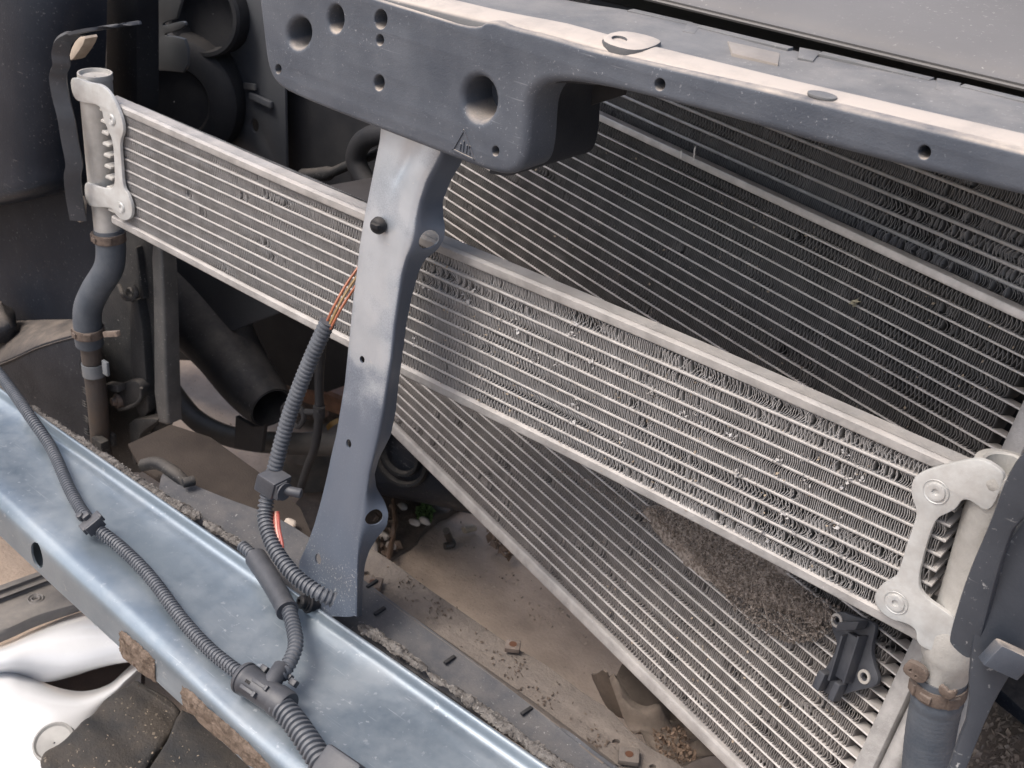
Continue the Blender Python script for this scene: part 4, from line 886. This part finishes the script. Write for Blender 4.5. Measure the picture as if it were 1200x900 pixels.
put('ridge', box(WY(306, 117, .335), V(.022, 0, -.001), V(0, .003, 0), V(0, 0, .004), .002), MATS['charcoal plate'], bw)
put('ridge', box(WY(293, 101, .335), V(.012, 0, .002), V(0, .002, 0), V(0, 0, .004), .002), mat('pale scuff', (.11, .11, .11)), bw)
put('rail', sweep(catmull([WY(355, 206, .30), WY(385, 203, .30), WY(412, 192, .30), WY(445, 178, .30)], 6), lambda t: .009 if t < .35 else .006, 10), SIDE, bw)
put('cable_loop', sweep(catmull([WY(462, 240, .28), WY(440, 226, .28), (WY(424, 205, .28)), WY(417, 185, .28), (WY(424, 167, .28)), WY(440, 158, .28), WY(470, 155, .28)], 8), .0125, 14), DARK, bw)
put('shelf', plZ([(340, 225), (450, 205), (470, 262), (400, 240)], -.02, .006, .001, it=0), mat('brown shelf', (.05, .043, .038)), bw)

lh = thing('lamp_housing', 'dark grey notched headlamp housing plate behind the left tank', 'housing', WY(190, 80, .2))
put('notched_plate', plY([(122, -60), (160, -60), (213, -60), (212, 20), (190, 27), (191, 31), (206, 26), (216, 25), (217, 31), (206, 37), (192, 40), (194, 42), (206, 43), (219, 47), (220, 86), (196, 83), (178, 83), (160, 86), (160, 118), (122, 110)], .20, .004, .0012, it=1), mat('smoky plastic', (.055, .058, .062), (.075, .077, .08), .5, 0, 14, bump=.1), lh)
put('upright', plY([(122, -60), (158, -60), (160, 30), (161, 130), (124, 110)], .12, .03, .003, it=0), BLACK, lh)
put('tab', plY([(161, 88), (175, 89), (181, 95), (180, 120), (161, 114)], .17, .004, .001, it=1), MATS['smoky plastic'], lh)
c = WY(206, 118, .27)
put('drum', lathe(c, V(.55, -.8, .05), [(-.06, .088), (-.01, .088), (.004, .084), (.012, .072), (.012, .05), (.006, .046), (.006, .001)], 40), DARK, lh)
c = WY(240, 18, .30)
put('round_socket', lathe(c, V(.35, -.93, .1), [(-.03, .052), (.004, .054), (.008, .051), (.008, .046), (-.02, .042), (-.02, .001)], 36), DARK, lh)

# air duct, lower hose and running gear seen below
ad = thing('air_duct', 'open ended black air duct pointing right below the intercooler', 'duct', WY(270, 470, .2))
dp = catmull([WY(200, 322, .26), WY(236, 365, .245), WY(262, 404, .23), WY(288, 443, .215), WY(318, 478, .20)], 8)
vs1 = sweep(dp, lambda t: .070 - .041 * t ** 1.0 + .002 * math.sin(t * 9), 28, False)
T, A, B = pframes(dp); e = dp[-1]
put('duct_body', join([vs1, loft([[e - T[-1] * s + (A[-1] * math.cos(k / 28 * 2 * math.pi) + B[-1] * math.sin(k / 28 * 2 * math.pi)) * r for k in range(28)] for s, r in ((0, .029), (-.001, .028), (0, .0265), (.05, .026), (.05, .001))], True)]), BLACK, ad)
put('duct_flap', plY([(276, 488), (296, 500), (310, 498), (306, 530), (292, 529), (274, 524)], .19, .006, .001, it=0), DARK, ad)
lp = thing('lower_hose', 'black bent lower hose running behind the air duct', 'hose', WY(300, 520, .24))
put('hose_body', sweep(catmull([WY(190, 440, .26), WY(207, 466, .26), WY(230, 492, .25), WY(262, 509, .245), WY(300, 517, .24), WY(350, 520, .24), WY(420, 522, .24)], 8), .0155, 18), mat('black rubber hose', (.028, .027, .027), (.04, .038, .037), .6, 0, 25), lp)
bc = thing('brake_line', 'thin black cable tied with clips hanging left of the strut', 'cable', WY(375, 560, .15))
put('cable', sweep(catmull([WY(378, 395, .17), WY(374, 440, .17), WY(374, 480, .17), WY(370, 520, .17), WY(360, 548, .17), WY(350, 580, .17)], 8), .0055, 10), DARK, bc)
put('clip_ring', join([sweep(catmull([WY(334, 490, .16), WY(332, 478, .16), WY(340, 472, .16), WY(352, 478, .16), WY(356, 490, .16), WY(350, 500, .16), WY(344, 496, .16)], 6), .0035, 8), sweep([WY(352, 482, .16), WY(364, 483, .165), WY(376, 482, .165)], .004, 8)]), DARK, bc)
put('clip_band', sweep([WY(374, 476, .168), WY(374, 488, .168)], .0075, 12), DARK, bc)
hu = thing('wheel_hub', 'rusty brown hub and brake parts glimpsed beside the strut', 'hub', WY(370, 450, .5))
put('hub', bumpy(join([lathe(WY(366, 455, .55), V(.3, -.9, .1), [(-.08, .07), (0, .07), (.006, .05), (.03, .045), (.034, .02), (.034, .001)], 22), lathe(WY(395, 447, .5), V(.6, -.7, .2), [(-.05, .04), (0, .04), (.01, .03), (.01, .001)], 18)]), .008, 25), RUST, hu)
put('caliper', bumpy(join([box(WY(398, 462, .45), V(.05, .01, 0), V(0, .03, 0), V(0, 0, .02), .008), box(WY(392, 430, .47), V(.03, .01, .01), V(0, .03, 0), V(-.006, 0, .02), .008), cyl(WY(378, 470, .45), WY(379, 485, .45), .008, 12)]), .006, 30, 4), mat('reddish rust', (.28, .155, .10), (.15, .09, .065), .8, .05, 40, bump=.5), hu)
put('ball_joint', bumpy(lathe(WY(366, 548, .42), V(.2, -.4, .9), [(-.05, .02), (-.04, .05), (-.01, .06), (.02, .05), (.035, .04), (.06, .034), (.075, .02), (.075, .001)], 20), .006, 30, 8), mat('brown grimy', (.10, .08, .065), (.06, .05, .042), .8, 0, 30, bump=.4), hu)
fs_ = thing('fan_shroud', 'black rounded fan shroud under the left corner of the condenser', 'shroud', WY(490, 560, .3))
put('shroud_shell', sheet([[WY(400, 470, .33), WY(460, 470, .33), WY(545, 480, .33)], [WY(400, 545, .33), WY(470, 548, .33), WY(560, 560, .33)], [WY(405, 566, .335), WY(470, 574, .335), WY(560, 590, .335)], [WY(410, 574, .37), WY(480, 586, .37), WY(560, 604, .37)], [WY(410, 572, .5), WY(480, 584, .5), WY(560, 600, .5)]], .004, 6, 5), GLOSS, fs_)
put('shroud_ring', join([lathe(WY(470, 530, .325), V(0.1, -1, .1), [(0, r), (.006, r - .002), (.006, r - .006), (0, r - .008)], 30) for r in (.05, .035)]), BLACK, fs_)

# ------------------------------------------------------------------ foreground left: white bumper, trim, felt mats
wb = thing('white_bumper', 'glossy white bumper cover lying on the ground at the lower left', 'bumper', WZ(60, 820, -.62))
def ZZ(L): return [WZ(a, b, z) for a, b, z in L]
rows = [ZZ(r) for r in ([(-60, 770, -.60), (0, 756, -.60), (40, 738, -.60), (88, 719, -.60), (140, 705, -.60), (175, 690, -.60)], [(-60, 772, -.575), (0, 764, -.575), (40, 752, -.575), (88, 740, -.575), (140, 740, -.575), (175, 738, -.575)], [(-60, 790, -.585), (0, 782, -.585), (40, 778, -.59), (90, 778, -.595), (140, 772, -.595), (175, 775, -.59)], [(-60, 805, -.62), (0, 792, -.62), (30, 794, -.625), (58, 799, -.63), (110, 785, -.63), (165, 765, -.63)])]
put('upper_band', sheet(rows, .004, 7, 6), WHITE, wb, ang=60)
rows = [ZZ(r) for r in ([(-80, 760, -.625), (0, 770, -.625), (30, 787, -.63), (60, 803, -.635), (95, 810, -.64), (125, 803, -.64), (145, 787, -.64), (158, 775, -.64)],
     [(-80, 790, -.60), (0, 800, -.60), (30, 812, -.60), (62, 822, -.60), (97, 823, -.605), (128, 812, -.61), (150, 795, -.615), (166, 780, -.62)],
     [(-80, 860, -.60), (0, 860, -.60), (30, 862, -.60), (62, 862, -.60), (95, 856, -.61), (118, 846, -.625), (140, 826, -.64), (165, 798, -.65)],
     [(-80, 960, -.62), (0, 960, -.62), (30, 962, -.62), (60, 960, -.625), (90, 945, -.635), (112, 920, -.65), (135, 890, -.66), (165, 860, -.67)])]
put('lower_band', sheet(rows, .004, 7, 6), WHITE, wb, ang=60)
put('recess_disc', lathe(WZ(64, 871, -.598), V(.1, -.35, .93), [(-.003, .024), (.005, .023), (.0055, .021), (.003, .019), (.001, .001)], 24), mat('grey recess', (.30, .29, .27)), wb)  # grey disc in place of an open recess, its shade in the colour
put('inner_gap', sheet([ZZ([(40, 795, -.66), (100, 780, -.66), (170, 760, -.66)]), ZZ([(50, 830, -.67), (100, 830, -.67), (170, 800, -.67)])], .003, 5, 5), mat('dark brown inside', (.05, .035, .028), (.07, .045, .035), .8, 0, 40, bump=.4), wb)
gt = thing('rubber_trim', 'grey rubber trim strip above the white bumper at the left edge', 'trim', WZ(40, 710, -.6))
rows = [ZZ(r) for r in ([(-60, 708, -.585), (0, 686, -.585), (45, 670, -.585), (90, 655, -.585), (130, 640, -.585)], [(-60, 722, -.57), (0, 700, -.57), (45, 683, -.57), (90, 666, -.57), (130, 650, -.57)], [(-60, 728, -.578), (0, 706, -.578), (45, 689, -.578), (90, 671, -.578), (130, 655, -.578)], [(-60, 752, -.568), (0, 735, -.568), (45, 716, -.568), (95, 702, -.568), (130, 690, -.568)], [(-60, 772, -.585), (0, 753, -.585), (45, 733, -.585), (95, 716, -.585), (130, 703, -.585)])]
put('trim_body', sheet(rows, .01, 5, 5), TRIM, gt)
put('grommet', join([lathe(WZ(42, 702, -.571), Z0, [(0, r), (.0015, r - .0012), (0, r - .0025)], 18) for r in (.010, .006)]), TRIM, gt)
m1 = put('felt_mat', bumpy(plZ([(52, 905), (47, 886), (60, 873), (82, 862), (92, 843), (120, 822), (150, 800), (165, 790), (215, 830), (205, 850), (190, 870), (170, 900), (140, 960), (60, 960)], -.585, .025, .006, it=2, segs=3), .006, 25, 2), MATB, label='black felt mat strewn with crumbs beside the white bumper', cat='mat')
m2 = put('felt_mat', bumpy(plZ([(216, 828), (330, 900), (360, 960), (150, 960), (172, 905), (192, 868), (205, 848)], -.575, .03, .006, it=1, segs=3), .006, 25, 5), MATB, label='brown stained black felt mat directly below the crossmember', cat='mat')

# crumpled cloth under the tray
rows = []
tl, tr_, bl, br = (688, 832), (800, 822), (775, 935), (850, 925)
for i in range(37):
    f = i / 36; r = []
    for j in range(37):
        g_ = j / 36; px = (tl[0] * (1 - g_) + tr_[0] * g_) * (1 - f) + (bl[0] * (1 - g_) + br[0] * g_) * f; py = (tl[1] * (1 - g_) + tr_[1] * g_) * (1 - f) + (bl[1] * (1 - g_) + br[1] * g_) * f - 18 * math.sin(g_ * math.pi) * (1 - f)
        p = WZ(px, py, -.45); q = Vector((p[0] * 9 + p[1] * 5, p[1] * 14 - p[0] * 6, 1))
        a1, a2 = noise.noise(q), noise.noise(q * 2.1 + Vector((5, 1, 0)))
        rim = max(0, 1 - min(f, g_, 1 - g_) / .22)
        p[2] += .045 * (1 - abs(a1) * 2.2) + .018 * (1 - abs(a2) * 2.2) + .012 * rim; r.append(p)
    rows.append(r)
put('crumpled_cloth', sheet(rows, .002, 1, 1), CLOTH, label='brown crumpled cloth holding leaf litter under the tray edge', cat='cloth', ang=70)

# ------------------------------------------------------------------ loose litter
dpoly = inpoly([(752, 592), (800, 600), (860, 640), (930, 682), (985, 712), (975, 740), (955, 752), (930, 755), (900, 745), (870, 722), (840, 690), (810, 650), (770, 610)])
def dpt(rg): q = dpoly(rg); return WP(q[0], q[1], cp(0, 0, .002 + .010 * rg.random() ** 1.5), nn)
mg = []
rows = []
for i in range(15):
    t = i / 14; c = [758 + (965 - 758) * t, 596 + (728 - 596) * t]; hw = 4 + 26 * math.sin(min(1, t * 1.15) * math.pi) ** .7 + 8 * t; r = []
    for j in range(9):
        s = j / 8 * 2 - 1; r.append(WP(c[0] - s * hw * .62, c[1] + s * hw * .78, cp(0, 0, .0003 + .0045 * max(0, 1 - s * s) * (.7 + .5 * noise.noise((i * .5, j * .6, 2)))), nn))
    rows.append(r)
lm = bumpy(sheet(rows, .002, 3, 3), .003, 90, 6)
fk = flakes(6500, dpt, .0012, 3); rg_ = np.random.default_rng(77); st_ = []
for k in range(46):
    p = dpt(rg_) + nn * .002; a_ = rg_.random() * 6.28; d_ = (u * math.cos(a_) + vv * math.sin(a_)) * (.004 + .007 * rg_.random()); st_.append(sweep([p - d_, p + nn * .0015 * rg_.random(), p + d_], .00035, 4))
put('leaf_litter', join([lm[:2], fk] + st_), GREY, kind='stuff', fixn=False, label='matted grey brown leaf litter caught on the condenser under the intercooler', cat='litter')
dpoly2 = inpoly([(640, 545), (690, 560), (760, 596), (830, 650), (815, 660), (770, 620), (700, 580)])
put('fine_debris', flakes(260, lambda rg: (lambda q: WP(q[0], q[1], cp(0, 0, .002), nn))(dpoly2(rg)), .0014, 5), GREY, kind='stuff', fixn=False, label='sparse crumbs along the bottom edge of the intercooler', cat='litter')
# specks of pale seed and dust stuck in the cores
allc = inpoly([(520, 260), (700, 150), (1190, 390), (1190, 480), (1100, 520), (560, 290)]); lowc = inpoly([(470, 470), (560, 520), (900, 760), (1000, 850), (950, 890), (860, 880)])
put('pale_specks', flakes(200, lambda rg: (lambda q: WP(q[0], q[1], cp(0, 0, .0015), nn))(allc(rg) if rg.random() < .5 else lowc(rg)), .0012, 9), CHIP, kind='stuff', fixn=False, label='pale specks stuck in the condenser fins', cat='specks')
icp = inpoly([(480, 290), (600, 350), (1060, 560), (1000, 700), (620, 510), (480, 430)])
put('pale_crumbs', flakes(150, lambda rg: WY(*icp(rg), -.001), .0012, 10), CHIP, kind='stuff', fixn=False, label='pale crumbs stuck in the intercooler fins', cat='specks')
# two white feathers/flakes on the condenser rail and a dried insect husk
for q, s, lab in (((812, 188), .015, 'white upright paint flake on the condenser rail, the taller one'), ((797, 186), .009, 'short white paint flake on the condenser rail')):
    p = WP(*q, cp(0, 0, .004), nn); put('paint_flake', (lambda: ([p, p + V(.002, -.001, .001), p + V(.0012, -.001, s), p + V(-.001, 0, s * .7), p + V(0, .001, s * .5)], [(0, 1, 2, 3), (0, 3, 4), (3, 2, 4), (0, 4, 1), (1, 4, 2)]))(), mat('white flake', (.75, .73, .7)), label=lab, cat='flake', fixn=False)
put('seed_husk', flakes(10, lambda rg: WP(1001 + rg.normal(0, 2.5), 355 + rg.normal(0, 3), cp(0, 0, .004), nn), .0035, 12), mat('straw', (.5, .45, .32)), label='straw coloured seed husk stuck on a condenser tube', cat='husk', fixn=False)
# ground litter
def peb(px, py, r, m, name, lab, cat, group=None, z=GZ + .018, seed=1):
    c = WZ(px, py, z); g = [c + V(r * math.cos(a) * math.cos(e), r * .75 * math.sin(a) * math.cos(e), r * .55 * math.sin(e)) for e in np.linspace(-1.5, 1.5, 7) for a in np.linspace(0, 2 * math.pi, 11)[:-1]]
    return put(name, bumpy(loft([g[i * 10:(i + 1) * 10] for i in range(7)], True), r * .35, 1.2 / r * .4, seed), m, label=lab, cat=cat, group=group, fixn=False)
for k, (px, py, r, lab) in enumerate(((435, 641, .016, 'cream pebble touching the lower lug of the strut'), (340, 613, .012, 'pale pebble on the dark tray left of the strut'), (472, 594, .009, 'small pebble at the edge of the black shroud'), (486, 612, .010, 'orange brown pebble left of the moss'), (497, 612, .010, 'white pebble in the moss'), (450, 628, .011, 'reddish pebble by the twig'), (458, 640, .009, 'brown pebble at the foot of the twig'))):
    peb(px, py, r, STONE, 'pebble', lab, 'pebble', 'pebbles on the ground', z=GZ + .022 if k != 1 else -.326, seed=k + 1) if k != 1 else peb(px, py, .007, STONE, 'pebble', lab, 'pebble', 'pebbles on the ground', z=-.326, seed=9)
put('twig', bumpy(sweep(catmull([WZ(462, 588, GZ + .03), WZ(463, 610, GZ + .035), WZ(460, 635, GZ + .03), WZ(454, 656, GZ + .03)], 6), .0042, 8), .003, 40), mat('twig bark', (.16, .10, .065)), label='thin brown twig on the soil beside the strut', cat='twig')
hk = catmull([WZ(521, 640, GZ + .012), WZ(530, 638, GZ + .012), WZ(527, 632, GZ + .02), WZ(523, 622, GZ + .05)], 6)
put('hook_bolt', sweep(hk, .0055, 10), mat('dark iron', (.05, .042, .036)), label='dark bent iron hook standing on the concrete', cat='hook')
put('stick', bumpy(sweep([WZ(544, 621, GZ + .012), WZ(556, 617, GZ + .012)], .006, 8), .003, 60), CHIP, label='short pale stick on the concrete', cat='stick')
mp_ = inpoly([(488, 596), (500, 588), (508, 598), (504, 612), (490, 610)])
put('moss', flakes(900, lambda rg: WZ(*mp_(rg), GZ + .014 + .010 * rg.random()), .0034, 20), MOSS, kind='stuff', fixn=False, label='small green moss tuft on the ground', cat='moss')
lpq = inpoly([(440, 600), (465, 590), (468, 650), (455, 662), (440, 655)]); lq2 = inpoly([(565, 600), (580, 622), (605, 650), (595, 655), (575, 635)])
put('ground_litter', flakes(130, lambda rg: WZ(*(lpq(rg) if rg.random() < .55 else lq2(rg)), GZ + .02 + .006 * rg.random()), .007, 22), LEAF, kind='stuff', fixn=False, label='brown leaf fragments scattered on the soil and concrete', cat='litter')
cq = inpoly([(765, 855), (800, 850), (820, 890), (790, 895), (770, 885)])
put('cloth_litter', flakes(380, lambda rg: WZ(*cq(rg), -.398 + .012 * rg.random()), .0022, 24), LEAF, kind='stuff', fixn=False, label='leaf fragments lying in the crumpled cloth', cat='litter')
mq = inpoly([(60, 890), (100, 850), (165, 800), (330, 905), (300, 960), (80, 960)])
put('mat_crumbs', flakes(260, lambda rg: WZ(*mq(rg), -.574), .0015, 26), CHIP, kind='stuff', fixn=False, label='pale crumbs scattered over the black felt mats', cat='crumbs')
gq = inpoly([(200, 430), (600, 640), (700, 760), (560, 700), (430, 640), (330, 560)])
put('grit', flakes(420, lambda rg: WZ(*gq(rg), GZ + .003), .0022, 28), mat('grit mix', (.42, .34, .26), (.10, .075, .055), .95, 0, 40, lo=.45, hi=.55), kind='stuff', fixn=False, label='grit scattered on the concrete below the car', cat='grit')
tq = inpoly([(440, 672), (470, 665), (560, 735), (660, 815), (745, 885), (720, 895), (600, 800), (500, 715)])
put('tray_crumbs', flakes(240, lambda rg: (lambda q: WZ(q[0] + 8 * rg.normal(), q[1] + 5 * rg.normal(), -.3165))(((480, 683), (520, 715), (588, 768), (602, 788), (640, 822), (700, 868), (610, 775))[rg.integers(7)] if rg.random() < .55 else tq(rg)), .0015, 41), SOIL, kind='stuff', fixn=False, label='dark crumbs scattered on the dusty tray', cat='crumbs')
put('dry_leaf', sheet([[WZ(382, 500, GZ + .02), WZ(388, 494, GZ + .03), WZ(396, 490, GZ + .02)], [WZ(384, 505, GZ + .01), WZ(391, 499, GZ + .02), WZ(399, 494, GZ + .01)]], .001, 4, 3), mat('orange leaf', (.48, .25, .06)), label='orange dry leaf on the ground left of the strut', cat='leaf')
ls = put('loose_panel', bumpy(plZ([(1105, 720), (1215, 690), (1320, 720), (1320, 900), (1240, 862), (1205, 838), (1172, 806), (1160, 800), (1140, 850), (1120, 925), (1095, 925)], -.62, .02, .003, it=1), .004, 20), GLOSS, label='black plastic panel lying on the ground at the lower right behind the hose', cat='panel')
rq = inpoly([(1150, 830), (1180, 810), (1260, 870), (1260, 960), (1120, 960), (1130, 900)])
put('rubble', flakes(700, lambda rg: WZ(*rq(rg), GZ + .004 + .006 * rg.random()), .0045, 31), CONC, kind='stuff', fixn=False, label='grey brown rubble on the ground in the lower right corner', cat='rubble')
tot = sum(len(o.data.polygons) for o in S.objects if o.type == 'MESH'); print('polys', tot, 'objects', len(S.objects))
